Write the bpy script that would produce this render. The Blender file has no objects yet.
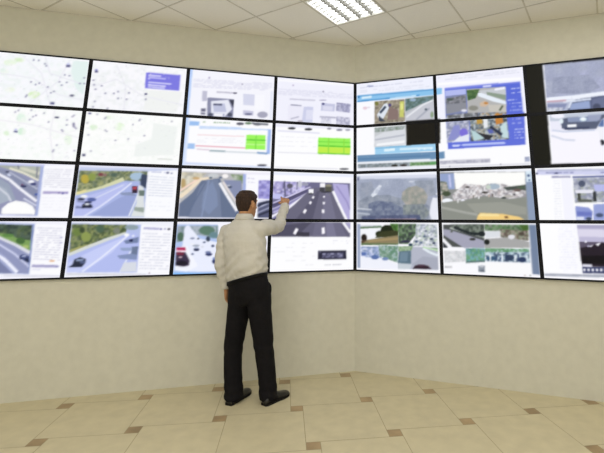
WALLC, FLOORC, CEILC, TBARC, SHIRTC = 'c9c8bb', 'c4bb9c', 'ebe9e3', 'ccc8bc', 'c2c0b9'
POWER, TUBE, LAMPC = 22.0, 5.0, (1.0, 0.945, 0.895)
FILL, FILLC = 136.0, (1.0, 0.985, 0.96)  # strength and colour of the added fill light
import bpy, bmesh, math, random
import numpy as np
from mathutils import Vector, Matrix, noise as mnoise

random.seed(7)
COL = bpy.context.scene.collection
sc = bpy.context.scene
PI = math.pi

# ------------------------------------------------------------------ geometry of the place (metres)
CAM_H = 1.5234
H = 2.0390 + CAM_H                 # ceiling height
KX, KY = 0.0780, 4.6991            # where the two rows of display fronts meet
AL, AR = 0.2659, 0.3330            # the two walls' turn from the camera's x axis
PW, PH = 0.9176, 0.5271            # one display
TOP = 1.5716 + CAM_H
BACK = 0.028                       # the walls stand this far behind the display fronts
dirL = Vector((-math.cos(AL), -math.sin(AL)))
dirR = Vector((math.cos(AR), -math.sin(AR)))
nL = Vector((-math.sin(AL), math.cos(AL)))   # pointing out of the room
nR = Vector((math.sin(AR), math.cos(AR)))

# ------------------------------------------------------------------ helpers
def s2l(c):
    return c / 12.92 if c <= 0.04045 else ((c + 0.055) / 1.055) ** 2.4
def rgb(h):
    return tuple(s2l(int(h[i:i + 2], 16) / 255) for i in (0, 2, 4))

def link(o, parent=None):
    COL.objects.link(o)
    if parent is not None:
        o.parent = parent
    return o

def meshobj(name, me, mats=(), parent=None, smooth=False):
    o = bpy.data.objects.new(name, me)
    for m in mats:
        me.materials.append(m)
    if smooth:
        for p in me.polygons:
            p.use_smooth = True
    return link(o, parent)

def frombm(name, bm, mats=(), parent=None, smooth=False):
    me = bpy.data.meshes.new(name)
    bm.normal_update()
    bm.to_mesh(me)
    bm.free()
    return meshobj(name, me, mats, parent, smooth)

def empty(name, loc=(0, 0, 0), rz=0.0):
    o = bpy.data.objects.new(name, None)
    o.empty_display_size = 0.1
    o.location = loc
    o.rotation_euler = (0, 0, rz)
    return link(o)

def tag(o, label=None, cat=None, group=None, kind=None):
    if label: o['label'] = label
    if cat: o['category'] = cat
    if group: o['group'] = group
    if kind: o['kind'] = kind
    return o

def box(bm, x0, x1, y0, y1, z0, z1, mi=0):
    v = [bm.verts.new((x, y, z)) for x in (x0, x1) for y in (y0, y1) for z in (z0, z1)]
    for q in ((0, 1, 3, 2), (4, 6, 7, 5), (0, 4, 5, 1), (2, 3, 7, 6), (0, 2, 6, 4), (1, 5, 7, 3)):
        f = bm.faces.new([v[i] for i in q])
        f.material_index = mi

def bevel(bm, w, seg=2):
    bmesh.ops.bevel(bm, geom=list(bm.edges), offset=w, segments=seg, affect='EDGES', profile=0.5)

def clip(poly, convex):
    """clip a 2-D polygon to a convex counter-clockwise polygon"""
    out = list(poly)
    n = len(convex)
    for i in range(n):
        a, b = convex[i], convex[(i + 1) % n]
        inp, out = out, []
        side = lambda p: (b[0] - a[0]) * (p[1] - a[1]) - (b[1] - a[1]) * (p[0] - a[0])
        for j in range(len(inp)):
            p, q = inp[j], inp[(j + 1) % len(inp)]
            sp, sq = side(p), side(q)
            if sp >= 0: out.append(p)
            if (sp > 0 and sq < 0) or (sp < 0 and sq > 0):
                t = sp / (sp - sq)
                out.append((p[0] + (q[0] - p[0]) * t, p[1] + (q[1] - p[1]) * t))
        if len(out) < 3: return []
    return out

def area(p):
    return 0.5 * sum(p[i][0] * p[(i + 1) % len(p)][1] - p[(i + 1) % len(p)][0] * p[i][1] for i in range(len(p)))

# ------------------------------------------------------------------ materials
def mat(name, base, rough=0.5, spec=0.5, metal=0.0, emis=None, estr=0.0):
    m = bpy.data.materials.new(name)
    m.use_nodes = True
    b = m.node_tree.nodes['Principled BSDF']
    b.inputs['Base Color'].default_value = (*base, 1)
    b.inputs['Roughness'].default_value = rough
    b.inputs['Specular IOR Level'].default_value = spec
    b.inputs['Metallic'].default_value = metal
    if emis:
        b.inputs['Emission Color'].default_value = (*emis, 1)
        b.inputs['Emission Strength'].default_value = estr
    return m

def grain(m, base, amount=0.06, scale=30.0, bump=0.1, bscale=200.0, dist=0.002, stretch=(1, 1, 1), detail=4):
    """fine mottling of the colour plus a bump"""
    nt = m.node_tree; N = nt.nodes; L = nt.links
    b = N['Principled BSDF']
    tc = N.new('ShaderNodeTexCoord'); mp = N.new('ShaderNodeMapping'); mp.inputs['Scale'].default_value = stretch
    L.new(tc.outputs['Object'], mp.inputs['Vector'])
    n1 = N.new('ShaderNodeTexNoise'); n1.inputs['Scale'].default_value = scale; n1.inputs['Detail'].default_value = detail
    L.new(mp.outputs['Vector'], n1.inputs['Vector'])
    r = N.new('ShaderNodeValToRGB')
    r.color_ramp.elements[0].position = 0.3; r.color_ramp.elements[1].position = 0.7
    r.color_ramp.elements[0].color = (*[c * (1 - amount) for c in base], 1)
    r.color_ramp.elements[1].color = (*[min(1, c * (1 + amount)) for c in base], 1)
    L.new(n1.outputs['Fac'], r.inputs['Fac']); L.new(r.outputs['Color'], b.inputs['Base Color'])
    n2 = N.new('ShaderNodeTexNoise'); n2.inputs['Scale'].default_value = bscale; n2.inputs['Detail'].default_value = 3
    L.new(mp.outputs['Vector'], n2.inputs['Vector'])
    bp = N.new('ShaderNodeBump'); bp.inputs['Strength'].default_value = bump; bp.inputs['Distance'].default_value = dist
    L.new(n2.outputs['Fac'], bp.inputs['Height']); L.new(bp.outputs['Normal'], b.inputs['Normal'])
    return m

def gmat(name, hexc, rough=0.6, spec=0.3, **k):
    c = rgb(hexc)
    return grain(mat(name, c, rough, spec), c, **k)

M_wall = gmat('beige wallpaper', WALLC, 0.75, 0.2, amount=0.035, scale=14, bump=0.25, bscale=140, dist=0.002)
M_tile = gmat('cream floor tile', FLOORC, 0.42, 0.35, amount=0.06, scale=9, bump=0.02, detail=8)
M_tileB = gmat('brown inset tile', 'a08a68', 0.42, 0.35, amount=0.25, scale=5, bump=0.02)
M_grout = gmat('floor grout', 'a2977c', 0.9, 0.1, amount=0.05)
M_ctile = gmat('mineral fibre ceiling tile', CEILC, 0.9, 0.1, amount=0.03, scale=120, bump=0.3, bscale=260)
M_tbar = gmat('ceiling grid bar', TBARC, 0.6, 0.3, amount=0.02)
M_black = gmat('black display plastic', '0b0d14', 0.5, 0.15, amount=0.1, scale=60, bump=0.05)
M_house = gmat('dark steel housing', '26282c', 0.5, 0.4, amount=0.1, scale=40)
M_white = gmat('white enamelled metal', 'ececea', 0.35, 0.5, amount=0.01)
M_louver = gmat('satin louvre blade', '8c8c88', 0.35, 0.4, amount=0.02)
M_skin = gmat('skin', 'b2845e', 0.55, 0.3, amount=0.08, scale=25, bump=0.1, bscale=300)
M_hair = gmat('short brown hair', '33231a', 0.65, 0.3, amount=0.45, scale=90, bump=0.9, bscale=320, dist=0.004, stretch=(1, 1, .35))
M_shirt = gmat('cream cotton shirt', SHIRTC, 0.85, 0.15, amount=0.03, scale=12, bump=0.35, bscale=22, dist=0.012)
M_trouser = gmat('black wool trousers', '121114', 0.85, 0.15, amount=0.2, scale=40, bump=0.3, bscale=16, dist=0.012)
M_shoe = gmat('black leather', '0c0c0e', 0.32, 0.5, amount=0.1, scale=30)
M_sole = gmat('black rubber sole', '141212', 0.7, 0.2, amount=0.1)
M_belt = gmat('black leather belt', '08080a', 0.6, 0.15, amount=0.1)
M_eye = gmat('eye', 'e6e2dc', 0.2, 0.5, amount=0.02)
M_tube = mat('lit fluorescent tube', (0.9, 0.9, 0.9), 0.4, 0.3, emis=(1.0, 1.0, 1.0), estr=TUBE)
M_screen = mat('lit display picture', (0.006, 0.006, 0.005), 0.45, 0.05)
_n = M_screen.node_tree
_a = _n.nodes.new('ShaderNodeAttribute'); _a.attribute_name = 'picture'
_n.links.new(_a.outputs['Color'], _n.nodes['Principled BSDF'].inputs['Emission Color'])
_n.nodes['Principled BSDF'].inputs['Emission Strength'].default_value = 1.0

# ------------------------------------------------------------------ the room
def off(p, d, s, n, k):
    return Vector((p[0] + d.x * s + n.x * k, p[1] + d.y * s + n.y * k))
# inner corner of the two walls (behind the display fronts)
K = Vector((KX, KY))
den = nL.x * nR.y - nL.y * nR.x
cL, cR = nL.dot(K) + BACK, nR.dot(K) + BACK
KW = Vector(((cL * nR.y - cR * nL.y) / den, (nL.x * cR - nR.x * cL) / den))
P1 = KW + dirL * 5.0
P4 = KW + dirR * 4.6
P2 = Vector((P1.x, -2.5)); P3 = Vector((P4.x, -2.5))
ROOM = [tuple(P2), tuple(P3), tuple(P4), tuple(KW), tuple(P1)]      # counter-clockwise
assert area(ROOM) > 0

def wall(name, a, b, t=0.12):
    a, b = Vector(a), Vector(b)
    d = (b - a).normalized(); n = Vector((d.y, -d.x))    # out of a ccw room
    bm = bmesh.new()
    q = [a, b, b + n * t, a + n * t]
    lo = [bm.verts.new((p.x, p.y, 0)) for p in q]; hi = [bm.verts.new((p.x, p.y, H)) for p in q]
    bm.faces.new(lo[::-1]); bm.faces.new(hi)
    for i in range(4):
        bm.faces.new((lo[i], lo[(i + 1) % 4], hi[(i + 1) % 4], hi[i]))
    bmesh.ops.recalc_face_normals(bm, faces=bm.faces)
    return tag(frombm(name, bm, [M_wall]), kind='structure')
wall('wall_left', KW, P1); wall('wall_right', P4, KW)
wall('wall_far_left', P1, P2); wall('wall_back', P2, P3); wall('wall_far_right', P3, P4)

# floor: big cream tiles turned round small brown ones (hopscotch pattern), all one floor
def ngon(bm, poly, z, mi):
    if len(poly) < 3 or abs(area(poly)) < 1e-6: return
    vs = []
    for p in poly:
        if not vs or (abs(p[0] - vs[-1][0]) + abs(p[1] - vs[-1][1])) > 1e-6: vs.append(p)
    if len(vs) > 2 and abs(vs[0][0] - vs[-1][0]) + abs(vs[0][1] - vs[-1][1]) < 1e-6: vs.pop()
    if len(vs) < 3: return
    f = bm.faces.new([bm.verts.new((p[0], p[1], z)) for p in vs]); f.material_index = mi
bm = bmesh.new()
LT, ST, GR = 0.600, 0.100, 0.0022
FA = 0.3069 - math.atan2(ST, LT)
ex = Vector((math.cos(FA), math.sin(FA))); ey = Vector((-math.sin(FA), math.cos(FA)))
FO = Vector((-0.0172, 4.6080)) - ex * ST / 2 - ey * ST / 2
def frect(o, x0, x1, y0, y1, z, mi):
    q = [o + ex * x + ey * y for x, y in ((x0, y0), (x1, y0), (x1, y1), (x0, y1))]
    ngon(bm, clip([tuple(v) for v in q], ROOM), z, mi)
for i in range(-18, 19):
    for j in range(-18, 19):
        o = FO + ex * (LT * i - ST * j) + ey * (ST * i + LT * j)
        frect(o, GR, ST - GR, GR, ST - GR, 0.0, 1)
        frect(o, GR, LT - GR, ST + GR, ST + LT - GR, 0.0, 0)
ngon(bm, ROOM, -0.0015, 2)
lo = [bm.verts.new((p[0], p[1], -0.0015)) for p in ROOM]; bt = [bm.verts.new((p[0], p[1], -0.12)) for p in ROOM]
for i in range(5):
    f = bm.faces.new((lo[i], lo[(i + 1) % 5], bt[(i + 1) % 5], bt[i])); f.material_index = 2
f = bm.faces.new(bt[::-1]); f.material_index = 2
floor = tag(frombm('floor', bm, [M_tile, M_tileB, M_grout]), kind='structure')

# suspended ceiling: square tiles in a bar grid
bm = bmesh.new()
CA = 0.5471
cu = Vector((math.cos(CA), -math.sin(CA))); cv_ = Vector((math.sin(CA), math.cos(CA)))
CO = Vector((-0.1283, 4.1866))
LIGHTS = [(0, -1)]
def cpt(x, y): return CO + cu * x * 0.6 + cv_ * y * 0.6
def crect(x0, x1, y0, y1, z, mi):
    q = [tuple(cpt(x, y)) for x, y in ((x0, y0), (x1, y0), (x1, y1), (x0, y1))]
    c = clip(q, ROOM)
    if c: ngon(bm, c[::-1], z, mi)
BARW = 0.0075 / 0.6
for i in range(-20, 21):
    for j in range(-20, 21):
        if (i, j) in LIGHTS: continue
        crect(i + BARW, i + 1 - BARW, j + BARW, j + 1 - BARW, H + 0.002, 0)
    for k in range(-20, 21):
        crect(i - BARW, i + BARW, k + BARW, k + 1 - BARW, H, 1)
        crect(k + BARW, k + 1 - BARW, i - BARW, i + BARW, H, 1)
        crect(i - BARW, i + BARW, k - BARW, k + BARW, H, 1)
# plenum slab above, so the ceiling has depth
q = [tuple(Vector(p)) for p in ROOM]
ngon(bm, q, H + 0.32, 0)
bmesh.ops.recalc_face_normals(bm, faces=[])
tag(frombm('ceiling', bm, [M_ctile, M_tbar]), kind='structure')

# thin angle trim where ceiling meets wall
for n, a, b in (('trim_1', KW, P1), ('trim_2', P4, KW)):
    a, b = Vector(a), Vector(b); d = (b - a).normalized(); w = Vector((-d.y, d.x)) * 0.016
    bm = bmesh.new()
    v = []
    for z in (H - 0.012, H - 0.001):
        v += [bm.verts.new((p.x, p.y, z)) for p in (a + w * .02, b + w * .02, b + w * .25, a + w * .25)]
    for f in ((0, 1, 2, 3), (4, 7, 6, 5), (0, 4, 5, 1), (1, 5, 6, 2), (2, 6, 7, 3), (3, 7, 4, 0)):
        bm.faces.new([v[k] for k in f])
    bmesh.ops.recalc_face_normals(bm, faces=bm.faces)
    tag(frombm(n, bm, [M_tbar]), kind='structure')

# ------------------------------------------------------------------ recessed ceiling light in its tile
def cyl(bm, p0, p1, r, n=12):
    p0, p1 = Vector(p0), Vector(p1); d = (p1 - p0).normalized()
    a = d.orthogonal().normalized(); b = d.cross(a)
    R = [[bm.verts.new(p + (a * math.cos(2 * PI * k / n) + b * math.sin(2 * PI * k / n)) * r) for k in range(n)] for p in (p0, p1)]
    for k in range(n):
        bm.faces.new((R[0][k], R[0][(k + 1) % n], R[1][(k + 1) % n], R[1][k]))
    bm.faces.new(R[0][::-1]); bm.faces.new(R[1])

c = cpt(0.5, -0.5)
lamp = empty('ceiling_light', (c.x, c.y, H), -CA)
tag(lamp, 'square white fluorescent ceiling light with four lit tubes behind louvres, above the room corner', 'ceiling light')
bm = bmesh.new(); h = 0.288
for s in (-1, 1):                                                    # local y runs along the tubes
    box(bm, min(s * h, s * (h - .012)), max(s * h, s * (h - .012)), -h, h, -0.004, 0.02)
    box(bm, -h + .012, h - .012, min(s * h, s * (h - .012)), max(s * h, s * (h - .012)), -0.004, 0.02)
bevel(bm, 0.001, 1)
frombm('frame', bm, [M_white], lamp)
bm = bmesh.new()
box(bm, -h, h, -h, h, 0.095, 0.10)
for s in (-1, 1):
    box(bm, min(s * h, s * (h - .004)), max(s * h, s * (h - .004)), -h, h, 0.02, 0.095)
    box(bm, -h + .004, h - .004, min(s * h, s * (h - .004)), max(s * h, s * (h - .004)), 0.02, 0.095)
frombm('housing', bm, [M_white], lamp)
for k in range(4):
    x = -0.207 + 0.138 * k
    bm = bmesh.new(); cyl(bm, (x, -0.27, 0.05), (x, 0.27, 0.05), 0.024, 16)
    frombm('fluorescent_tube', bm, [M_tube], lamp, True)
for k in range(3):                                                   # wedge-shaped long louvres
    x = -0.138 + 0.138 * k
    bm = bmesh.new()
    pr = [(x - .004, 0.0), (x + .004, 0.0), (x + .018, 0.034), (x - .018, 0.034)]
    A = [bm.verts.new((px, -0.275, pz)) for px, pz in pr]; B = [bm.verts.new((px, 0.275, pz)) for px, pz in pr]
    for i in range(4): bm.faces.new((A[i], A[(i + 1) % 4], B[(i + 1) % 4], B[i]))
    bm.faces.new(A[::-1]); bm.faces.new(B)
    bmesh.ops.recalc_face_normals(bm, faces=bm.faces)
    frombm('louvre', bm, [M_louver], lamp)
for k in range(9):                                                   # cross blades, scalloped on the lower edge
    y = -0.248 + 0.062 * k
    bm = bmesh.new(); pts = []
    for cell in range(4):
        x0 = -0.272 + 0.136 * cell
        for t in range(9):
            u = t / 8
            pts.append((x0 + 0.136 * u, 0.002 + 0.014 * math.sin(PI * u)))
    A = [bm.verts.new((x, y - .0008, z)) for x, z in pts]; B = [bm.verts.new((x, y - .0008, 0.030)) for x, z in pts]
    A2 = [bm.verts.new((x, y + .0008, z)) for x, z in pts]; B2 = [bm.verts.new((x, y + .0008, 0.030)) for x, z in pts]
    for i in range(len(pts) - 1):
        if abs(pts[i][0] - pts[i + 1][0]) < 1e-6: continue
        bm.faces.new((A[i], A[i + 1], B[i + 1], B[i])); bm.faces.new((A2[i + 1], A2[i], B2[i], B2[i + 1]))
        bm.faces.new((A[i + 1], A[i], A2[i], A2[i + 1])); bm.faces.new((B[i], B[i + 1], B2[i + 1], B2[i]))
    frombm('cross_blade', bm, [M_louver], lamp)

# unseen lamps added for brightness: bare panels at ceiling grid positions
def area_light(i, j, w=POWER):
    L = bpy.data.lights.new('added_ceiling_lamp', 'AREA'); L.shape = 'SQUARE'; L.size = 0.56
    L.energy = w; L.color = LAMPC
    o = bpy.data.objects.new('added_ceiling_lamp', L); p = cpt(i + .5, j + .5)
    o.location = (p.x, p.y, H - 0.008); o.rotation_euler = (0, 0, -CA)
    link(o)
for ij in ((4, -1), (0, -5), (4, -5), (8, -5), (0, -9), (4, -9), (-4, -9)):
    area_light(*ij)


# broad fill light added behind the camera to even out the room
L = bpy.data.lights.new('room_fill', 'AREA'); L.shape = 'RECTANGLE'; L.size = 7.6; L.size_y = 2.0
L.energy = FILL; L.color = FILLC
o = link(bpy.data.objects.new('room_fill', L)); o.location = (-.2, -2.44, 2.35); o.rotation_euler = (math.radians(106), 0, 0)
# display pictures: (wall 0 left 1 right, op 0 fill 1 polygon 2 line 3 mottle 4 text rows, colours, parameters, points in thousandths)
PIC = [
(0,0,(248,249,255),(0,),(0,0)),
(0,3,(248,249,255,244,248,250,238,244,244,251,250,255),(0.03,),(10,-5,1012,-11,1014,982,10,995)),
(0,1,(228,242,240),(0,),(826,74,976,62,964,718,886,601,825,287)),
(0,3,(214,236,196,214,236,196,250,252,250,244,248,242),(0.035,),(387,140,377,175,347,198,311,198,286,176,283,142,304,111,339,98,372,110)),
(0,3,(232,246,224,232,246,224,250,252,250,244,248,242),(0.035,),(316,201,305,244,272,272,233,271,205,243,201,201,224,163,262,148,299,163)),
(0,3,(217,239,194,217,239,194,250,252,250,244,248,242),(0.035,),(574,775,564,821,533,850,494,847,466,814,463,767,485,727,522,713,558,732)),
(0,3,(226,240,234,226,240,234,250,252,250,244,248,242),(0.035,),(260,385,253,435,228,465,196,461,187,424,183,373,186,333,216,319,245,339)),
(0,3,(236,244,226,236,244,226,250,252,250,244,248,242),(0.035,),(345,715,337,748,311,769,280,768,258,746,255,712,273,683,303,673,332,685)),
(0,2,(236,236,244),(1.2,),(10,403,486,473,734,751,1020,838)),
(0,2,(236,236,244),(1.2,),(331,22,553,366,670,918)),
(0,2,(236,236,244),(1.2,),(794,63,716,499,493,942)),
(0,2,(232,232,242),(1,),(557,10,628,353,918,499)),
(0,1,(154,154,180),(0,),(518,122,515,136,507,141,499,133,498,118,504,107,513,108)),
(0,1,(154,154,180),(0,),(473,124,470,138,461,143,453,135,452,120,459,109,468,110)),
(0,1,(154,154,180),(0,),(595,214,592,229,584,234,576,225,575,210,581,199,590,201)),
(0,1,(154,154,180),(0,),(580,178,577,193,569,198,561,189,560,174,566,163,575,165)),
(0,1,(154,154,180),(0,),(779,360,776,375,767,380,759,371,758,356,764,345,774,347)),
(0,1,(154,154,180),(0,),(823,369,820,383,811,388,803,380,802,364,808,353,818,355)),
(0,1,(154,154,180),(0,),(739,502,736,516,727,521,719,513,718,497,725,487,734,489)),
(0,1,(154,154,180),(0,),(765,562,762,576,753,581,745,573,744,557,751,547,760,549)),
(0,1,(154,154,180),(0,),(807,504,804,518,796,523,788,515,786,499,793,488,802,490)),
(0,1,(154,154,180),(0,),(481,544,478,558,470,563,462,554,461,539,467,529,476,531)),
(0,1,(154,154,180),(0,),(526,587,524,601,515,606,507,598,506,582,512,572,521,574)),
(0,1,(154,154,180),(0,),(557,557,554,571,546,576,538,567,537,552,543,542,552,544)),
(0,1,(154,154,180),(0,),(462,800,460,814,451,819,444,811,442,796,449,785,458,787)),
(0,1,(154,154,180),(0,),(676,722,673,736,664,741,656,733,655,717,661,707,671,709)),
(0,1,(154,154,180),(0,),(701,693,698,707,689,712,681,703,680,688,687,678,696,680)),
(0,1,(154,154,180),(0,),(639,617,636,631,627,636,619,627,618,612,625,602,634,604)),
(0,1,(154,154,180),(0,),(933,503,929,518,920,523,912,514,911,499,918,488,928,490)),
(0,1,(154,154,180),(0,),(966,387,963,402,954,407,946,398,945,383,951,371,961,373)),
(0,1,(154,154,180),(0,),(973,496,970,511,961,516,953,508,952,492,959,481,968,483)),
(0,1,(154,154,180),(0,),(456,829,453,843,445,848,437,840,436,825,442,814,451,816)),
(0,1,(92,92,132),(0,),(766,160,806,153,810,201,769,209)),
(0,1,(204,208,240),(0,),(770,127,798,122,800,160,773,166)),
(0,1,(106,106,132),(0,),(885,745,881,759,870,769,856,771,844,764,839,752,842,738,853,729,868,726,880,733)),
(0,1,(74,76,128),(0,),(672,899,711,900,712,943,672,942)),
(0,0,(250,250,255),(0,),(1,0)),
(0,3,(250,250,255,244,245,250,238,241,242,252,251,255),(0.03,),(1014,25,1968,19,1981,959,1024,973)),
(0,1,(241,243,242),(0,),(1572,537,1952,517,1913,931,1575,937)),
(0,2,(235,235,243),(1.2,),(1048,545,1269,364,1541,651,1963,776)),
(0,2,(235,235,243),(1.2,),(1251,73,1367,495,1376,963)),
(0,1,(166,166,188),(0,),(1056,418,1052,434,1042,439,1033,430,1032,413,1040,401,1050,403)),
(0,1,(166,166,188),(0,),(1069,506,1065,522,1055,527,1046,518,1045,501,1053,488,1063,491)),
(0,1,(166,166,188),(0,),(1144,515,1140,532,1130,537,1121,528,1120,510,1127,498,1138,500)),
(0,1,(166,166,188),(0,),(1088,592,1085,608,1075,614,1066,604,1065,587,1072,575,1083,577)),
(0,1,(166,166,188),(0,),(1188,656,1184,672,1174,678,1165,668,1164,651,1172,639,1182,641)),
(0,1,(166,166,188),(0,),(1271,647,1268,664,1257,669,1248,659,1247,642,1255,630,1266,632)),
(0,1,(166,166,188),(0,),(1310,605,1307,622,1296,627,1287,618,1286,600,1294,588,1305,590)),
(0,1,(166,166,188),(0,),(1420,614,1416,631,1405,636,1396,627,1395,609,1403,597,1414,599)),
(0,1,(166,166,188),(0,),(1404,744,1400,760,1389,765,1380,756,1379,738,1387,726,1398,729)),
(0,1,(166,166,188),(0,),(1318,738,1314,754,1304,759,1295,750,1294,732,1302,720,1313,723)),
(0,1,(166,166,188),(0,),(1097,829,1093,845,1083,851,1074,841,1073,824,1081,812,1091,815)),
(0,1,(166,166,188),(0,),(1086,937,1083,952,1073,958,1064,948,1063,931,1070,920,1081,922)),
(0,1,(166,166,188),(0,),(1595,717,1591,733,1580,739,1571,729,1570,711,1578,699,1589,701)),
(0,1,(166,166,188),(0,),(1227,946,1224,962,1213,967,1204,958,1203,941,1211,929,1222,932)),
(0,1,(166,166,188),(0,),(1133,1064,1129,1080,1119,1085,1110,1075,1109,1058,1117,1047,1127,1049)),
(0,1,(76,76,120),(0,),(1046,231,1077,225,1079,261,1048,267)),
(0,1,(140,140,200),(0,),(1044,199,1072,194,1073,222,1045,227)),
(0,1,(84,84,124),(0,),(1564,597,1590,593,1592,629,1566,633)),
(0,1,(125,122,226),(0,),(1557,175,1920,169,1921,495,1561,494)),
(0,2,(201,200,248),(2.2,),(1582,231,1717,230)),
(0,2,(184,182,244),(1.6,),(1588,274,1767,275)),
(0,2,(201,200,248),(2,),(1590,371,1829,370)),
(0,2,(211,210,250),(2,),(1589,423,1774,427)),
(0,2,(192,191,246),(2,),(1591,460,1769,473)),
(0,2,(201,200,248),(1.6,),(1582,294,1605,302)),
(0,0,(251,252,255),(0,),(0,1)),
(0,3,(253,253,255,248,251,250,244,249,245,254,253,255),(0.03,),(10,1002,999,992,996,1981,10,1987)),
(0,3,(212,239,217,212,239,217,250,252,250,244,248,242),(0.035,),(498,1467,493,1514,473,1541,448,1535,429,1499,425,1450,438,1411,462,1400,486,1422)),
(0,3,(224,244,230,224,244,230,250,252,250,244,248,242),(0.035,),(479,1227,474,1290,450,1326,420,1318,397,1270,391,1205,406,1152,435,1137,464,1166)),
(0,3,(221,242,212,221,242,212,250,252,250,244,248,242),(0.035,),(358,1512,354,1543,341,1560,324,1556,311,1533,308,1500,317,1475,333,1467,349,1482)),
(0,3,(234,247,230,234,247,230,250,252,250,244,248,242),(0.035,),(921,1577,917,1648,899,1688,873,1677,854,1621,848,1547,860,1488,883,1472,908,1508)),
(0,2,(240,238,244),(1.2,),(10,1235,553,1340,989,1540)),
(0,2,(240,238,244),(1.2,),(725,1043,712,1476,776,1952)),
(0,1,(164,162,186),(0,),(386,1123,383,1137,375,1141,367,1133,366,1118,372,1108,381,1110)),
(0,1,(164,162,186),(0,),(412,1089,409,1103,401,1107,393,1099,392,1084,398,1074,407,1076)),
(0,1,(164,162,186),(0,),(525,1069,522,1082,514,1087,506,1078,505,1064,511,1054,520,1056)),
(0,1,(164,162,186),(0,),(524,1246,521,1260,513,1264,505,1256,504,1241,510,1231,519,1234)),
(0,1,(164,162,186),(0,),(549,1188,546,1202,538,1206,530,1198,529,1183,535,1173,544,1176)),
(0,1,(164,162,186),(0,),(573,1161,571,1175,562,1179,554,1171,553,1156,560,1146,568,1148)),
(0,1,(164,162,186),(0,),(642,1109,640,1123,631,1127,623,1119,622,1104,629,1094,638,1096)),
(0,1,(164,162,186),(0,),(695,1269,692,1283,683,1288,676,1279,675,1264,681,1254,690,1257)),
(0,1,(164,162,186),(0,),(860,1213,857,1227,849,1231,841,1223,840,1208,846,1198,855,1200)),
(0,1,(164,162,186),(0,),(864,1306,861,1320,852,1324,844,1316,843,1301,850,1291,859,1293)),
(0,1,(164,162,186),(0,),(905,1145,902,1159,893,1164,885,1155,884,1140,891,1130,900,1132)),
(0,1,(164,162,186),(0,),(918,1119,915,1133,907,1137,899,1129,898,1114,904,1103,913,1106)),
(0,1,(164,162,186),(0,),(825,1403,822,1416,813,1421,806,1412,805,1397,811,1387,820,1390)),
(0,1,(164,162,186),(0,),(836,1426,833,1440,824,1444,816,1436,815,1421,822,1411,831,1413)),
(0,1,(164,162,186),(0,),(928,1283,925,1297,916,1301,908,1293,907,1278,914,1268,923,1270)),
(0,1,(164,162,186),(0,),(943,1344,940,1358,931,1362,923,1353,922,1338,929,1328,938,1331)),
(0,1,(164,162,186),(0,),(954,1364,951,1378,942,1382,934,1374,933,1359,940,1349,949,1351)),
(0,1,(164,162,186),(0,),(777,1778,774,1792,766,1795,758,1787,757,1773,763,1763,772,1765)),
(0,1,(164,162,186),(0,),(773,1808,770,1822,762,1826,754,1817,753,1803,760,1793,769,1796)),
(0,1,(164,162,186),(0,),(800,1686,797,1699,789,1703,781,1695,780,1680,786,1670,795,1673)),
(0,1,(164,162,186),(0,),(967,1775,964,1788,955,1792,947,1784,946,1769,953,1759,962,1762)),
(0,1,(132,130,160),(0,),(929,1299,929,1328,924,1346,917,1347,909,1330,905,1301,905,1272,910,1253,918,1253,925,1270)),
(0,1,(76,76,108),(0,),(733,1160,773,1161,772,1196,736,1191)),
(0,1,(82,82,132),(0,),(391,1460,423,1463,426,1493,394,1490)),
(0,1,(196,200,236),(0,),(394,1424,417,1428,420,1457,396,1454)),
(0,0,(253,253,255),(0,),(1,1)),
(0,3,(254,254,254,249,251,250,247,250,247,254,254,254),(0.03,),(1005,1026,1977,1023,1989,1961,1015,1990)),
(0,1,(240,244,242),(0,),(1686,1176,1934,1227,1919,1774,1524,1842,1531,1616,1682,1487)),
(0,3,(198,242,174,198,242,174,250,252,250,244,248,242),(0.035,),(1386,1271,1380,1311,1359,1335,1334,1330,1316,1300,1313,1259,1328,1225,1352,1215,1375,1233)),
(0,3,(230,248,220,230,248,220,250,252,250,244,248,242),(0.035,),(1405,1277,1395,1329,1364,1360,1326,1354,1299,1316,1296,1262,1318,1218,1355,1204,1389,1227)),
(0,3,(221,240,214,221,240,214,250,252,250,244,248,242),(0.035,),(1145,1321,1138,1360,1116,1383,1090,1379,1071,1349,1068,1308,1083,1275,1109,1265,1133,1283)),
(0,3,(228,242,220,228,242,220,250,252,250,244,248,242),(0.035,),(1295,1113,1286,1142,1260,1160,1228,1158,1207,1138,1205,1109,1224,1084,1254,1076,1283,1087)),
(0,1,(180,180,196),(0,),(1135,1071,1132,1086,1122,1091,1114,1082,1113,1066,1120,1055,1130,1058)),
(0,1,(180,180,196),(0,),(1212,1146,1209,1161,1199,1165,1191,1156,1190,1141,1197,1130,1207,1132)),
(0,1,(180,180,196),(0,),(1222,1122,1219,1137,1209,1141,1201,1132,1200,1116,1207,1106,1217,1108)),
(0,1,(180,180,196),(0,),(1559,1120,1555,1135,1545,1140,1537,1131,1536,1115,1543,1104,1554,1106)),
(0,1,(180,180,196),(0,),(1552,1145,1549,1160,1539,1164,1530,1155,1529,1139,1537,1128,1547,1131)),
(0,1,(180,180,196),(0,),(1493,1229,1490,1244,1480,1248,1472,1239,1471,1223,1478,1212,1488,1215)),
(0,1,(180,180,196),(0,),(1884,1122,1880,1137,1870,1142,1861,1133,1860,1116,1868,1105,1879,1108)),
(0,1,(180,180,196),(0,),(1230,1364,1226,1379,1217,1383,1209,1374,1208,1359,1215,1348,1225,1351)),
(0,1,(180,180,196),(0,),(1246,1385,1243,1400,1233,1404,1225,1395,1224,1380,1231,1369,1241,1372)),
(0,1,(180,180,196),(0,),(1341,1550,1337,1564,1328,1569,1319,1560,1318,1544,1326,1533,1335,1536)),
(0,1,(180,180,196),(0,),(1462,1508,1459,1523,1449,1527,1441,1518,1440,1502,1447,1492,1457,1494)),
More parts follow.
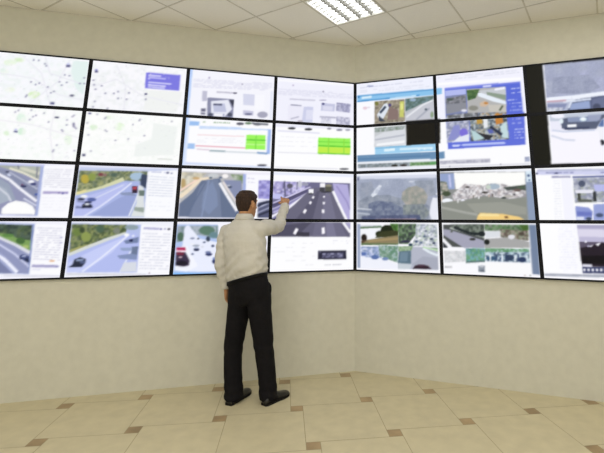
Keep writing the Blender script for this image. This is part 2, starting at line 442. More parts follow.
(0,1,(180,180,196),(0,),(1620,1431,1616,1446,1606,1451,1597,1442,1597,1426,1604,1415,1614,1417)),
(0,1,(180,180,196),(0,),(1052,1248,1049,1262,1039,1267,1031,1258,1030,1243,1037,1232,1047,1234)),
(0,1,(180,180,196),(0,),(1120,1770,1117,1784,1107,1788,1099,1779,1098,1764,1105,1754,1115,1757)),
(0,1,(180,180,196),(0,),(1078,1470,1075,1484,1065,1489,1057,1480,1056,1465,1063,1454,1073,1457)),
(0,1,(180,180,196),(0,),(1224,960,1220,975,1211,980,1202,971,1201,955,1209,944,1219,946)),
(0,1,(76,76,132),(0,),(1035,1046,1065,1046,1067,1080,1037,1080)),
(0,1,(68,68,106),(0,),(1031,1828,1061,1830,1063,1870,1034,1868)),
(0,2,(216,220,214),(1.2,),(1762,1863,1913,1871)),
(0,0,(238,238,250),(0,),(0,2)),
(0,1,(200,204,242),(0,),(10,2034,711,2045,711,2941,10,2919)),
(0,1,(180,188,226),(0,),(10,2060,706,2073,700,2933,10,2899)),
(0,1,(147,150,182),(0,),(10,2079,689,2085,705,2928,10,2905)),
(0,1,(170,176,166),(0,),(10,2073,676,2092,677,2315,438,2166,10,1940)),
(0,1,(212,212,196),(0,),(446,2101,677,2108,676,2234,531,2161)),
(0,1,(178,184,176),(0,),(497,2076,684,2086,683,2179,596,2143)),
(0,2,(240,236,216),(1.6,),(409,2128,534,2201,675,2329)),
(0,2,(122,124,140),(1.2,),(473,2078,491,2131)),
(0,2,(122,124,140),(1.2,),(646,2088,656,2289)),
(0,1,(136,142,170),(0,),(10,2006,468,2205,672,2424,687,2690,473,2432,10,1940)),
(0,2,(192,196,216),(1.2,),(414,2195,559,2348,676,2477)),
(0,1,(154,164,184),(0,),(10,1940,432,2407,505,2669,10,2786)),
(0,1,(168,178,194),(0,),(10,2122,412,2488,466,2670,10,3060)),
(0,2,(246,246,254),(2.4,),(10,1940,425,2328,530,2483,687,2690)),
(0,2,(212,216,228),(1.6,),(10,2000,434,2592,468,2696)),
(0,2,(228,232,248),(1.2,),(569,2641,693,2770)),
(0,1,(253,253,253),(0,),(402,2911,401,2815,445,2728,506,2682,594,2706,658,2771,686,2849,686,2917)),
(0,1,(60,64,88),(0,),(410,2189,408,2199,400,2205,391,2206,382,2200,379,2191,381,2182,388,2175,398,2175,406,2180)),
(0,1,(223,228,250),(0,),(403,2217,434,2247,423,2269,397,2244)),
(0,1,(52,56,94),(0,),(579,2433,575,2446,562,2454,546,2455,532,2447,526,2435,530,2422,543,2414,559,2413,573,2421)),
(0,1,(106,74,106),(0,),(553,2407,551,2415,545,2420,537,2421,530,2416,526,2408,528,2400,535,2395,543,2395,550,2400)),
(0,1,(246,246,252),(0,),(639,2350,635,2366,623,2376,606,2377,592,2368,586,2352,590,2336,602,2326,619,2325,633,2334)),
(0,1,(56,62,112),(0,),(661,2392,657,2405,644,2413,628,2414,614,2406,608,2394,612,2381,625,2373,641,2372,655,2379)),
(0,1,(58,80,160),(0,),(684,2571,681,2587,671,2592,662,2581,661,2562,668,2550,678,2554)),
(0,1,(169,180,222),(0,),(676,2086,705,2079,716,2933,692,2933)),
(0,1,(250,250,255),(0,),(704,2068,977,2036,995,2978,717,2941)),
(0,4,(220,220,232),(9,0.9,),(718,2108,958,2102,970,2465,730,2448)),
(0,2,(176,168,208),(2.6,),(727,2534,953,2532)),
(0,1,(92,88,160),(0,),(916,2544,913,2559,904,2563,896,2553,895,2536,902,2526,911,2529)),
(0,1,(122,112,168),(0,),(879,2537,876,2550,870,2553,864,2545,863,2530,867,2521,875,2524)),
(0,1,(143,134,192),(0,),(948,2537,945,2550,939,2553,932,2545,931,2531,936,2522,944,2525)),
(0,4,(240,240,248),(5,0.8,),(725,2596,957,2597,956,2871,736,2875)),
(0,0,(230,232,248),(0,),(1,2)),
(0,1,(200,208,238),(0,),(1028,2067,1972,2052,1966,2140,1022,2110)),
(0,1,(170,184,220),(0,),(1018,2121,1675,2100,1685,2947,1030,2933)),
(0,3,(124,134,100,165,168,114,76,92,64,180,180,140,109,122,114),(0.02,),(1027,2132,1675,2108,1675,2286,1415,2299,1273,2431,1026,2565)),
(0,1,(184,168,72),(0,),(1129,2277,1124,2327,1106,2359,1081,2361,1059,2331,1048,2281,1053,2230,1071,2198,1095,2197,1118,2227)),
(0,1,(138,154,80),(0,),(1187,2238,1182,2280,1166,2307,1143,2308,1123,2283,1113,2242,1118,2199,1134,2172,1157,2171,1177,2196)),
(0,1,(122,64,72),(0,),(1256,2191,1253,2210,1240,2222,1224,2223,1210,2212,1204,2193,1208,2174,1220,2162,1236,2161,1250,2172)),
(0,1,(140,108,108),(0,),(1287,2196,1284,2213,1275,2224,1264,2225,1254,2215,1249,2198,1252,2181,1260,2170,1272,2169,1282,2179)),
(0,1,(168,192,216),(0,),(1661,2205,1648,2254,1611,2285,1563,2287,1523,2260,1506,2213,1518,2165,1555,2134,1603,2131,1643,2158)),
(0,1,(110,122,96),(0,),(1457,2223,1454,2267,1442,2294,1426,2294,1411,2269,1403,2226,1406,2183,1418,2156,1434,2155,1449,2181)),
(0,1,(84,102,90),(0,),(1382,2191,1378,2217,1364,2233,1345,2234,1329,2219,1322,2194,1326,2168,1340,2152,1359,2150,1375,2166)),
(0,2,(214,216,176),(4,),(1026,2565,1131,2508,1246,2443,1451,2260)),
(0,2,(232,220,160),(2,),(1028,2537,1111,2484)),
(0,1,(170,182,230),(0,),(1017,2583,1265,2442,1472,2296,1588,2309,1664,2452,1689,2947,1030,2929)),
(0,1,(185,192,240),(0,),(1022,2652,1277,2485,1455,2333,1503,2338,1327,2697,1124,2939,1030,2929)),
(0,1,(154,166,214),(0,),(1542,2511,1601,2545,1547,2923,1361,2943,1177,2931,1416,2623)),
(0,2,(223,227,252),(1.6,),(1124,2939,1258,2769,1445,2479,1532,2330)),
(0,2,(212,218,244),(1.2,),(1160,2666,1458,2369)),
(0,2,(232,236,246),(1.4,),(1538,2934,1588,2654,1609,2509)),
(0,1,(138,150,184),(0,),(1428,2515,1541,2497,1593,2564,1450,2558)),
(0,1,(92,48,64),(0,),(1539,2388,1593,2385,1596,2516,1546,2511)),
(0,1,(184,72,88),(0,),(1547,2402,1586,2400,1584,2444,1550,2445)),
(0,1,(44,36,56),(0,),(1551,2467,1589,2466,1592,2517,1550,2511)),
(0,1,(221,226,228),(0,),(1601,2363,1651,2397,1692,2940,1557,2941,1600,2690)),
(0,1,(106,122,116),(0,),(1607,2465,1665,2463,1668,2565,1618,2567)),
(0,1,(154,166,158),(0,),(1585,2769,1680,2778,1677,2868,1583,2834)),
(0,2,(96,112,104),(1.6,),(1605,2253,1661,2397)),
(0,1,(58,70,96),(0,),(1619,2159,1678,2175,1677,2433,1618,2362)),
(0,1,(242,244,250),(0,),(1133,2589,1128,2606,1112,2617,1092,2617,1075,2608,1068,2591,1073,2575,1088,2564,1108,2563,1125,2573)),
(0,1,(52,56,76),(0,),(1112,2639,1106,2652,1089,2660,1067,2661,1048,2653,1040,2641,1046,2629,1064,2621,1086,2620,1105,2627)),
(0,1,(86,100,160),(0,),(1217,2643,1210,2664,1189,2678,1162,2678,1139,2666,1129,2646,1136,2625,1157,2611,1184,2611,1207,2623)),
(0,1,(48,54,90),(0,),(1180,2694,1174,2706,1156,2714,1134,2715,1115,2708,1107,2695,1113,2683,1131,2675,1153,2674,1172,2681)),
(0,1,(32,38,60),(0,),(1091,2780,1095,2731,1135,2702,1183,2743,1193,2792,1093,2800)),
(0,1,(232,236,244),(0,),(1158,2729,1155,2742,1145,2750,1131,2750,1120,2742,1115,2730,1118,2718,1129,2710,1142,2710,1153,2717)),
(0,2,(112,120,160),(2,),(1038,2781,1095,2787)),
(0,2,(136,144,184),(2,),(1043,2676,1107,2688)),
(0,1,(250,251,255),(0,),(1681,2107,1973,2067,1995,2973,1689,2954)),
(0,4,(184,188,220),(1,0.8,),(1698,2106,1884,2110,1885,2133,1700,2129)),
(0,1,(64,68,112),(0,),(1894,2121,1889,2136,1876,2141,1864,2131,1864,2115,1874,2104,1888,2107)),
(0,1,(128,132,168),(0,),(1931,2130,1927,2142,1917,2146,1909,2138,1908,2125,1916,2117,1926,2119)),
(0,4,(216,220,234),(8,0.95,),(1698,2173,1948,2190,1953,2589,1704,2578)),
(0,4,(236,238,246),(3,0.6,),(1703,2633,1940,2645,1942,2864,1707,2861)),
(0,0,(242,242,252),(0,),(0,3)),
(0,1,(200,208,244),(0,),(10,3009,708,3067,721,3907,10,3822)),
(0,1,(170,180,220),(0,),(10,3042,699,3090,714,3894,10,3846)),
(0,3,(60,76,64,78,98,70,44,58,58,98,112,78,86,104,92),(0.03,),(10,3046,690,3095,701,3389,10,3124)),
(0,1,(125,160,92),(0,),(10,3134,501,3246,570,3311,690,3351,695,3542,565,3412,10,2992)),
(0,1,(72,108,60),(0,),(639,3358,634,3390,616,3410,592,3410,571,3389,561,3356,566,3324,583,3303,607,3304,629,3324)),
(0,1,(95,136,72),(0,),(541,3265,532,3282,507,3293,476,3293,449,3282,438,3264,446,3246,471,3235,503,3235,529,3247)),
(0,1,(168,188,112),(0,),(679,3453,675,3470,663,3481,647,3481,633,3469,627,3451,630,3434,642,3423,658,3423,672,3434)),
(0,2,(220,221,232),(3,),(10,2971,566,3425,696,3554)),
(0,1,(146,152,190),(0,),(10,2984,555,3437,696,3592,714,3894,597,3883,10,2940)),
(0,2,(208,212,240),(1.6,),(10,2940,565,3563,682,3743,706,3781)),
(0,2,(238,240,255),(3,),(10,2940,526,3712,615,3869)),
(0,1,(124,130,168),(0,),(10,2940,578,3882,10,3860)),
(0,1,(160,166,206),(0,),(10,2940,535,3663,480,3611,10,3175)),
(0,1,(60,70,116),(0,),(610,3610,630,3578,695,3613,702,3706,665,3692,616,3640)),
(0,1,(36,44,72),(0,),(661,3642,698,3656,701,3718,667,3687)),
(0,1,(192,200,232),(0,),(634,3596,664,3596,666,3622,631,3616)),
(0,1,(48,56,88),(0,),(636,3646,633,3658,624,3660,617,3652,616,3639,622,3631,631,3634)),
(0,1,(138,152,200),(0,),(677,3080,701,3085,717,3899,707,3893)),
(0,1,(251,251,255),(0,),(700,3075,972,3095,992,3927,717,3899)),
(0,4,(214,214,230),(14,0.85,),(725,3119,947,3132,965,3703,731,3674)),
(0,1,(168,168,204),(0,),(958,3302,954,3313,944,3315,935,3308,935,3296,942,3289,953,3292)),
(0,1,(168,168,204),(0,),(961,3394,957,3404,947,3406,938,3399,937,3388,945,3381,955,3383)),
(0,2,(232,184,144),(1.6,),(874,3692,917,3698)),
(0,2,(164,160,200),(2.4,),(729,3770,947,3784)),
(0,1,(108,108,168),(0,),(960,3789,957,3799,949,3801,942,3794,941,3783,947,3776,955,3779)),
(0,4,(216,216,238),(1,0.7,),(733,3820,805,3828,807,3843,734,3835)),
(0,2,(220,220,232),(1.4,),(505,3913,986,3950)),
(0,0,(240,241,251),(0,),(1,3)),
(0,1,(196,204,240),(0,),(1006,3049,1669,3082,1674,3921,1031,3891)),
(0,1,(180,192,234),(0,),(1022,3073,1660,3089,1670,3914,1037,3885)),
(0,3,(92,108,72,132,144,92,60,76,52,156,160,104,106,116,98),(0.02,),(1022,3073,1537,3089,1527,3229,1330,3331,1194,3465,1034,3595)),
(0,1,(140,154,84),(0,),(1212,3296,1206,3348,1185,3379,1157,3379,1131,3347,1119,3295,1124,3243,1145,3211,1174,3211,1200,3243)),
(0,1,(108,128,68),(0,),(1119,3210,1114,3254,1096,3281,1072,3280,1051,3253,1041,3209,1045,3165,1062,3138,1087,3138,1108,3166)),
(0,1,(62,76,52),(0,),(1147,3176,1144,3208,1133,3228,1117,3228,1104,3208,1097,3176,1099,3144,1110,3124,1126,3124,1140,3144)),
(0,1,(144,160,168),(0,),(1645,3132,1634,3161,1601,3178,1559,3178,1524,3160,1510,3132,1521,3103,1554,3085,1596,3085,1631,3103)),
(0,1,(76,100,80),(0,),(1323,3159,1318,3200,1299,3225,1274,3224,1253,3199,1243,3159,1248,3118,1266,3093,1291,3093,1312,3118)),
(0,1,(126,132,120),(0,),(1474,3194,1470,3227,1454,3247,1434,3247,1416,3227,1408,3194,1412,3161,1427,3141,1448,3141,1466,3162)),
(0,1,(164,164,104),(0,),(1032,3522,1106,3463,1262,3399,1177,3465,1035,3562)),
(0,2,(216,220,216),(3,),(1031,3595,1194,3465,1384,3325,1527,3236)),
(0,1,(180,190,240),(0,),(1031,3644,1300,3433,1528,3247,1621,3230,1664,3336,1670,3914,1037,3885)),
(0,1,(198,206,248),(0,),(1036,3727,1268,3500,1477,3333,1548,3282,1418,3572,1187,3885,1037,3885)),
(0,2,(230,234,254),(1.6,),(1169,3884,1315,3670,1497,3368,1548,3282)),
(0,2,(226,232,252),(1.4,),(1511,3907,1556,3729,1599,3508)),
(0,1,(116,130,168),(0,),(1516,3368,1653,3300,1653,3405,1538,3420)),
(0,1,(132,146,186),(0,),(1467,3624,1659,3578,1656,3702,1497,3676)),
(0,1,(108,122,152),(0,),(1597,3473,1660,3468,1657,3613,1600,3594)),
(0,1,(148,164,200),(0,),(1486,3492,1598,3491,1604,3543,1508,3540)),
(0,1,(32,38,76),(0,),(1604,3363,1601,3377,1592,3386,1580,3385,1570,3376,1566,3362,1569,3348,1578,3339,1589,3339,1599,3348)),
(0,1,(238,242,252),(0,),(1616,3283,1611,3296,1599,3299,1588,3290,1587,3275,1597,3265,1610,3269)),
(0,1,(250,252,255),(0,),(1564,3265,1560,3281,1548,3291,1531,3291,1518,3281,1512,3264,1516,3248,1528,3238,1545,3238,1558,3248)),
(0,1,(216,220,230),(0,),(1538,3746,1658,3733,1666,3907,1511,3900)),
(0,1,(38,44,64),(0,),(1077,3762,1085,3679,1135,3638,1187,3673,1188,3739,1161,3805,1042,3806)),
(0,1,(156,172,208),(0,),(1106,3670,1169,3672,1168,3705,1101,3703)),
(0,1,(82,94,128),(0,),(1187,3726,1183,3742,1172,3751,1156,3750,1143,3740,1137,3724,1141,3709,1153,3700,1168,3700,1181,3710)),
(0,1,(250,250,255),(0,),(1666,3089,1978,3125,1988,3970,1674,3921)),
(0,2,(182,180,216),(2.2,),(1692,3146,1847,3160)),
(0,1,(92,92,160),(0,),(1874,3164,1871,3178,1861,3181,1853,3172,1852,3156,1859,3147,1869,3150)),
(0,1,(124,124,176),(0,),(1913,3161,1909,3172,1900,3174,1891,3167,1891,3154,1898,3147,1908,3149)),
(0,1,(36,36,60),(0,),(1957,3164,1951,3178,1938,3182,1927,3172,1926,3156,1937,3147,1950,3150)),
(0,4,(214,216,230),(13,0.85,),(1686,3213,1958,3232,1971,3900,1690,3874)),
(0,1,(160,140,152),(0,),(1797,3937,1795,3948,1788,3950,1783,3942,1782,3930,1787,3923,1794,3926)),
(0,2,(212,212,220),(1.6,),(1033,3917,1755,3966)),
(0,0,(236,238,252),(0,),(2,0)),
(0,1,(184,208,250),(0,),(1995,-5,2051,4,2041,1043,1993,1049)),
(0,1,(245,245,253),(0,),(2046,17,2984,0,2984,970,2039,988)),
(0,4,(224,224,240),(6,0.9,),(2064,214,2955,166,2959,345,2062,405)),
(0,1,(176,168,200),(0,),(2244,172,2240,191,2230,197,2222,186,2221,166,2229,152,2239,155)),
(0,1,(140,136,164),(0,),(2618,248,2614,261,2605,265,2598,258,2598,244,2604,235,2613,236)),
(0,2,(200,198,214),(2,),(2324,460,2508,452)),
(0,1,(108,106,128),(0,),(2557,449,2553,461,2541,470,2525,472,2513,467,2508,456,2512,444,2524,435,2539,433,2552,438)),
(0,1,(192,192,212),(0,),(2169,457,2223,456,2221,666,2172,672)),
(0,1,(138,140,168),(0,),(2228,589,2526,585,2525,978,2240,982)),
(0,1,(58,60,76),(0,),(2471,600,2527,600,2520,758)),
(0,1,(232,234,246),(0,),(2271,659,2461,605,2509,798,2433,959,2283,958)),
(0,1,(192,196,222),(0,),(2293,713,2423,687,2450,862,2310,880)),
(0,2,(80,84,112),(2,),(2300,723,2394,718)),
(0,1,(164,168,196),(0,),(2261,905,2431,903,2423,968,2253,962)),
(0,1,(80,84,104),(0,),(2304,937,2299,960,2286,975,2269,977,2254,965,2248,944,2253,921,2266,906,2283,904,2298,916)),
(0,1,(80,84,104),(0,),(2517,911,2512,938,2498,956,2481,958,2466,944,2460,918,2464,891,2478,872,2496,870,2510,885)),
(0,2,(250,250,255),(3,),(2312,936,2412,935)),
(0,1,(214,216,236),(0,),(2626,454,2761,454,2759,688,2633,689)),
(0,1,(196,196,220),(0,),(2637,801,2753,805,2752,901,2635,896)),
(0,1,(110,112,144),(0,),(2743,872,2734,886,2712,897,2684,901,2661,895,2652,883,2660,868,2682,857,2711,854,2734,859)),
(0,1,(168,168,188),(0,),(2924,861,2913,903,2882,932,2843,937,2811,916,2797,876,2808,834,2839,805,2879,800,2911,821)),
(0,1,(112,112,136),(0,),(2168,823,2218,817,2219,948,2170,946)),
(0,2,(232,232,244),(1.4,),(2171,898,2221,899)),
(0,1,(248,248,254),(0,),(2758,454,2875,445,2875,770,2767,764)),
(0,1,(228,232,248),(0,),(2944,348,2970,352,2973,952,2947,943)),
(0,0,(241,241,253),(0,),(3,0)),
(0,4,(226,226,242),(6,0.9,),(3032,273,3969,243,3969,376,3031,418)),
(0,2,(250,250,255),(3,),(3028,91,3969,52)),
(0,1,(180,168,200),(0,),(3221,178,3218,193,3209,198,3202,189,3202,173,3208,162,3217,164)),
(0,1,(124,120,144),(0,),(3599,261,3595,276,3586,281,3579,272,3578,256,3586,245,3594,247)),
(0,2,(208,207,224),(2,),(3172,489,3492,473)),
(0,1,(184,180,204),(0,),(3636,449,3626,459,3601,468,3570,472,3545,471,3536,463,3545,453,3570,444,3601,440,3626,442)),
(0,1,(236,235,249),(0,),(3159,617,3340,611,3335,972,3156,975)),
(0,1,(205,208,234),(0,),(3350,628,3467,623,3459,976,3329,973)),
(0,1,(223,224,244),(0,),(3382,696,3468,693,3458,904,3375,914)),
(0,2,(168,168,190),(1.6,),(3189,613,3320,614)),
(0,2,(176,176,196),(1.4,),(3194,917,3293,859)),
(0,1,(176,168,180),(0,),(3345,953,3338,969,3320,980,3298,982,3280,975,3273,962,3280,946,3297,935,3320,932,3338,939)),
(0,1,(198,200,226),(0,),(3565,518,3744,520,3735,688,3563,691)),
(0,1,(80,80,128),(0,),(3609,534,3603,556,3587,563,3574,550,3574,528,3586,512,3602,515)),
(0,1,(220,220,240),(0,),(3587,578,3713,580,3709,673,3588,670)),
(0,3,(168,168,200,196,196,220,144,144,176),(0.02,),(3759,481,3943,493,3931,693,3756,678)),
(0,3,(192,192,216,220,220,236,156,156,184),(0.02,),(3761,795,3938,804,3931,978,3758,979)),
(0,3,(218,218,234,236,236,248,192,192,212),(0.02,),(3568,819,3694,822,3691,986,3566,982)),
(0,2,(184,184,204),(2,),(3548,828,3757,825)),
(0,0,(252,252,255),(0,),(2,1)),
(0,1,(188,212,252),(0,),(2011,1008,2044,1015,2029,1977,2011,1978)),
(0,1,(220,232,254),(0,),(2040,1016,2063,1020,2054,1975,2029,1977)),
(0,1,(156,192,240),(0,),(2059,1094,2164,1090,2160,1178,2055,1183)),
(0,4,(138,170,134),(1,0.7,),(2169,1082,2538,1069,2539,1099,2170,1111)),
(0,2,(196,216,248),(1.6,),(2165,1222,2936,1177)),
(0,2,(196,216,248),(1.4,),(2168,1192,2634,1171)),
(0,1,(164,196,240),(0,),(2059,1537,2132,1538,2133,1646,2056,1645)),
(0,2,(234,184,196),(1.6,),(2141,1580,2697,1576)),
(0,2,(242,218,222),(1.2,),(2151,1359,2670,1344)),
(0,4,(240,240,246),(3,0.6,),(2154,1413,2650,1383,2654,1495,2149,1522)),
(0,2,(168,184,192),(2,),(2290,1665,2468,1665)),
(0,2,(208,216,224),(1.4,),(2458,1670,2823,1670)),
(0,2,(216,200,216),(1.2,),(2154,1644,2300,1654)),
(0,1,(156,246,94),(0,),(2689,1305,2907,1294,2911,1596,2685,1600)),
(0,2,(95,200,56),(1.4,),(2692,1409,2910,1400)),
(0,2,(200,251,156),(1.2,),(2687,1503,2908,1495)),
(0,2,(120,220,72),(1.2,),(2801,1301,2800,1597)),
(0,1,(160,184,236),(0,),(2932,1166,2970,1166,2965,1681,2927,1677)),
(0,2,(140,168,204),(2.4,),(2819,1663,2938,1672)),
(0,1,(88,88,104),(0,),(2655,1082,2647,1101,2625,1114,2597,1117,2575,1109,2566,1092,2573,1074,2596,1060,2623,1057,2646,1065)),
(0,1,(96,124,96),(0,),(2744,1061,2736,1077,2716,1089,2691,1092,2670,1085,2661,1070,2669,1054,2689,1042,2715,1039,2736,1046)),
(0,1,(88,92,104),(0,),(2857,1067,2848,1086,2823,1100,2792,1103,2767,1095,2757,1078,2766,1059,2791,1046,2822,1042,2847,1050)),
(0,2,(112,116,128),(2.4,),(2744,1061,2933,1066)),
(0,1,(48,48,64),(0,),(2939,1910,2928,1921,2900,1930,2864,1932,2835,1927,2824,1917,2834,1906,2863,1897,2899,1895,2928,1900)),
(0,1,(80,88,136),(0,),(1902,893,1901,896,1899,897,1898,895,1898,892,1899,890,1901,890)),
(0,1,(210,220,248),(0,),(2045,1905,2986,1940,2982,1962,2044,1958)),
(0,0,(253,253,255),(0,),(3,1)),
(0,1,(236,236,250),(0,),(3014,1040,3981,1016,3981,1071,3011,1103)),
(0,1,(38,38,46),(0,),(3259,1112,3251,1127,3227,1139,3198,1142,3174,1135,3164,1122,3173,1106,3197,1095,3226,1092,3250,1098)),
(0,1,(38,38,46),(0,),(3461,1112,3452,1127,3428,1139,3398,1142,3373,1136,3364,1122,3373,1106,3397,1095,3427,1091,3451,1098)),
(0,1,(140,140,156),(0,),(3700,1072,3694,1085,3680,1094,3662,1096,3647,1090,3641,1078,3647,1065,3661,1055,3679,1053,3694,1060)),
(0,1,(140,140,160),(0,),(3842,1086,3834,1101,3813,1113,3787,1116,3766,1109,3758,1094,3766,1079,3787,1067,3813,1064,3834,1071)),
(0,1,(160,160,176),(0,),(3940,1075,3934,1089,3917,1099,3896,1101,3879,1095,3872,1082,3879,1069,3896,1059,3917,1057,3934,1063)),
(0,2,(220,220,240),(1.5,),(3042,1187,3552,1188)),
(0,2,(228,228,238),(1.2,),(3052,1636,3536,1622)),
(0,4,(240,240,246),(3,0.7,),(3053,1256,3511,1246,3515,1529,3056,1550)),
(0,1,(156,244,92),(0,),(3536,1279,3943,1265,3939,1611,3532,1622)),
(0,1,(196,238,76),(0,),(3538,1481,3943,1467,3939,1590,3536,1601)),
(0,2,(102,204,60),(1.6,),(3538,1456,3943,1446)),
(0,2,(120,220,72),(1.4,),(3537,1368,3943,1355)),
(0,2,(140,220,68),(1.2,),(3666,1277,3662,1619)),
(0,2,(140,220,68),(1.2,),(3860,1273,3857,1611)),
(0,2,(120,200,60),(1.4,),(3540,1621,3939,1608)),
(0,1,(48,48,60),(0,),(3925,1925,3913,1936,3882,1944,3843,1946,3812,1942,3800,1932,3812,1921,3843,1913,3882,1911,3913,1915)),
(0,2,(224,224,234),(1.2,),(3030,1943,3784,1930)),
(0,0,(238,236,248),(0,),(2,2)),
(0,1,(250,250,255),(0,),(2017,2018,3003,2003,3004,2059,2016,2081)),
(0,1,(184,184,188),(0,),(2017,2088,2687,2091,2704,2961,2022,2941)),
(0,3,(216,208,184,196,188,164,168,168,160,230,226,212),(0.03,),(2013,2098,2284,2107,2212,2227,2124,2388,2021,2597)),
(0,3,(122,144,104,154,168,144,200,204,200,92,120,80),(0.03,),(2538,2114,2678,2121,2673,2293,2582,2244)),
(0,1,(184,160,112),(0,),(2072,2321,2070,2382,2058,2420,2042,2420,2028,2383,2020,2323,2022,2262,2033,2224,2050,2223,2064,2260)),
(0,2,(240,224,200),(4,),(2020,2580,2107,2440,2212,2238,2345,2203)),
(0,2,(246,216,200),(2,),(2015,2461,2121,2319,2211,2210)),
(0,1,(200,204,208),(0,),(2411,2146,2401,2172,2372,2189,2336,2190,2307,2177,2295,2152,2305,2127,2333,2110,2369,2108,2399,2122)),
(0,1,(248,244,244),(0,),(2516,2151,2510,2177,2492,2193,2471,2194,2452,2180,2445,2155,2451,2130,2468,2113,2490,2112,2508,2126)),
(0,1,(76,96,120),(0,),(2345,2196,2342,2206,2332,2213,2320,2214,2310,2208,2306,2198,2310,2187,2319,2180,2331,2180,2341,2185)),
(0,1,(200,168,120),(0,),(2211,2210,2204,2226,2186,2238,2162,2239,2143,2230,2135,2214,2142,2197,2160,2186,2184,2184,2203,2194)),
(0,1,(102,115,143),(0,),(2022,2699,2147,2490,2232,2251,2423,2199,2490,2443,2661,2858,2660,2955,2022,2941)),
(0,1,(118,130,158),(0,),(2218,2384,2289,2234,2404,2217,2431,2410,2469,2946,2129,2946)),
(0,1,(128,142,174),(0,),(2260,2486,2347,2255,2404,2481,2423,2724,2334,2897,2253,2761)),
(0,2,(136,150,184),(1.4,),(2260,2945,2308,2240)),
(0,2,(98,112,142),(1.4,),(2109,2899,2281,2276)),
(0,2,(244,244,250),(3,),(2426,2287,2513,2530,2630,2823)),
(0,2,(224,216,216),(3,),(2464,2267,2550,2476,2657,2718)),
(0,1,(136,144,176),(0,),(2463,2232,2661,2229,2685,2683,2614,2614)),
(0,1,(60,72,96),(0,),(2562,2362,2558,2375,2547,2383,2532,2384,2520,2377,2515,2364,2519,2352,2531,2343,2545,2343,2557,2350)),
(0,1,(192,196,208),(0,),(2545,2335,2542,2343,2532,2349,2520,2349,2510,2345,2506,2336,2510,2328,2519,2322,2531,2322,2541,2326)),
(0,1,(80,96,128),(0,),(2452,2183,2448,2194,2439,2201,2427,2201,2417,2195,2413,2185,2416,2174,2425,2167,2438,2167,2448,2173)),
(0,1,(166,180,228),(0,),(2677,2099,2714,2101,2711,2541,2679,2542)),
(0,1,(250,250,255),(0,),(2708,2112,3005,2103,3025,2959,2725,2996)),
(0,4,(192,188,220),(2,0.6,),(2729,2147,2811,2150,2809,2305,2727,2291)),
(0,1,(140,134,196),(0,),(2851,2220,3029,2211,3021,2585,2857,2572)),
(0,3,(168,164,220,124,118,184,156,152,224,196,192,240),(0.03,),(2851,2220,3029,2211,3021,2585,2857,2572)),
(0,2,(216,216,240),(2,),(2864,2625,3037,2585)),
(0,1,(86,90,120),(0,),(2851,2661,3037,2585,3037,2951,2859,2953)),
(0,2,(200,204,232),(1.4,),(2858,2756,3028,2621)),
(0,2,(48,52,76),(3,),(2853,2732,2896,2678,2956,2648,3038,2620)),
(0,2,(164,168,196),(1.4,),(2856,2855,3040,2710)),
(0,2,(44,48,68),(2,),(2858,2908,3042,2781)),
(0,1,(238,238,252),(0,),(2023,2947,2859,2967,2844,3002,2021,2981)),
(0,0,(252,252,255),(0,),(3,2)),
(0,1,(232,236,252),(0,),(2985,2044,3986,2041,3986,2096,2982,2096)),
(0,1,(110,108,140),(0,),(3015,2224,3942,2227,3939,3016,3003,3004)),
(0,3,(168,160,216,140,134,192,216,212,248,92,88,128,180,172,220,236,232,252),(0.022,),(3015,2224,3452,2224,3412,2340,3270,2468,3013,2597)),
(0,1,(196,196,240),(0,),(3151,2524,3136,2557,3097,2578,3048,2580,3008,2561,2992,2529,3006,2497,3045,2475,3094,2473,3135,2492)),
(0,1,(92,90,104),(0,),(3247,2311,3241,2341,3223,2359,3201,2360,3182,2343,3175,2314,3181,2285,3199,2267,3221,2266,3240,2283)),
(0,1,(200,200,212),(0,),(3357,2271,3352,2313,3338,2339,3321,2340,3306,2315,3300,2274,3305,2232,3318,2206,3336,2205,3351,2230)),
(0,1,(156,156,176),(0,),(3431,2268,3424,2289,3403,2303,3378,2304,3357,2292,3349,2272,3356,2250,3377,2237,3402,2235,3423,2247)),
(0,1,(136,132,180),(0,),(3024,2648,3191,2523,3412,2340,3474,2319,3353,2518,3032,2970)),
(0,2,(222,216,248),(2,),(3025,2672,3211,2522,3453,2331)),
(0,2,(60,58,88),(1.6,),(3006,2707,3231,2536,3453,2352)),
(0,2,(228,224,248),(1,),(3008,2788,3233,2608,3454,2402)),
(0,2,(60,58,88),(1.4,),(3005,2886,3195,2740,3434,2487)),
(0,2,(80,80,108),(1.6,),(3145,2218,3161,2524)),
(0,2,(80,80,108),(1,),(3297,2224,3293,2380)),
(0,2,(202,196,234),(1.8,),(3029,2852,3195,2730,3434,2462)),
(0,2,(88,84,120),(3,),(3026,2733,3232,2574,3454,2373)),
(0,2,(244,242,252),(2.6,),(3002,2937,3195,2764,3434,2445)),
(0,1,(106,104,126),(0,),(3474,2337,3726,2327,3922,3016,3007,3011,3235,2746)),
(0,1,(90,88,110),(0,),(3537,2406,3569,2404,3482,3008,3280,3009)),
(0,1,(118,116,140),(0,),(3638,2402,3684,2400,3773,3006,3585,3007)),
(0,1,(180,174,220),(0,),(3722,2237,3909,2254,3938,2571,3939,3016,3858,2893,3749,2469)),
(0,2,(152,144,196),(1.6,),(3769,2289,3900,2608,3939,2786)),
(0,2,(250,250,255),(3,),(3727,2398,3792,2629,3901,2999)),
(0,2,(246,244,252),(2.4,),(3497,2513,3481,2556)),
(0,2,(248,246,254),(2.6,),(3465,2619,3449,2669)),
(0,2,(251,249,255),(3,),(3406,2781,3382,2851)),
(0,2,(246,244,252),(2.2,),(3618,2502,3618,2538)),
(0,2,(248,246,254),(2.6,),(3619,2622,3617,2672)),
(0,2,(251,249,255),(3,),(3612,2777,3611,2847)),
(0,1,(248,248,252),(0,),(3433,2367,3491,2365,3492,2460,3434,2452)),
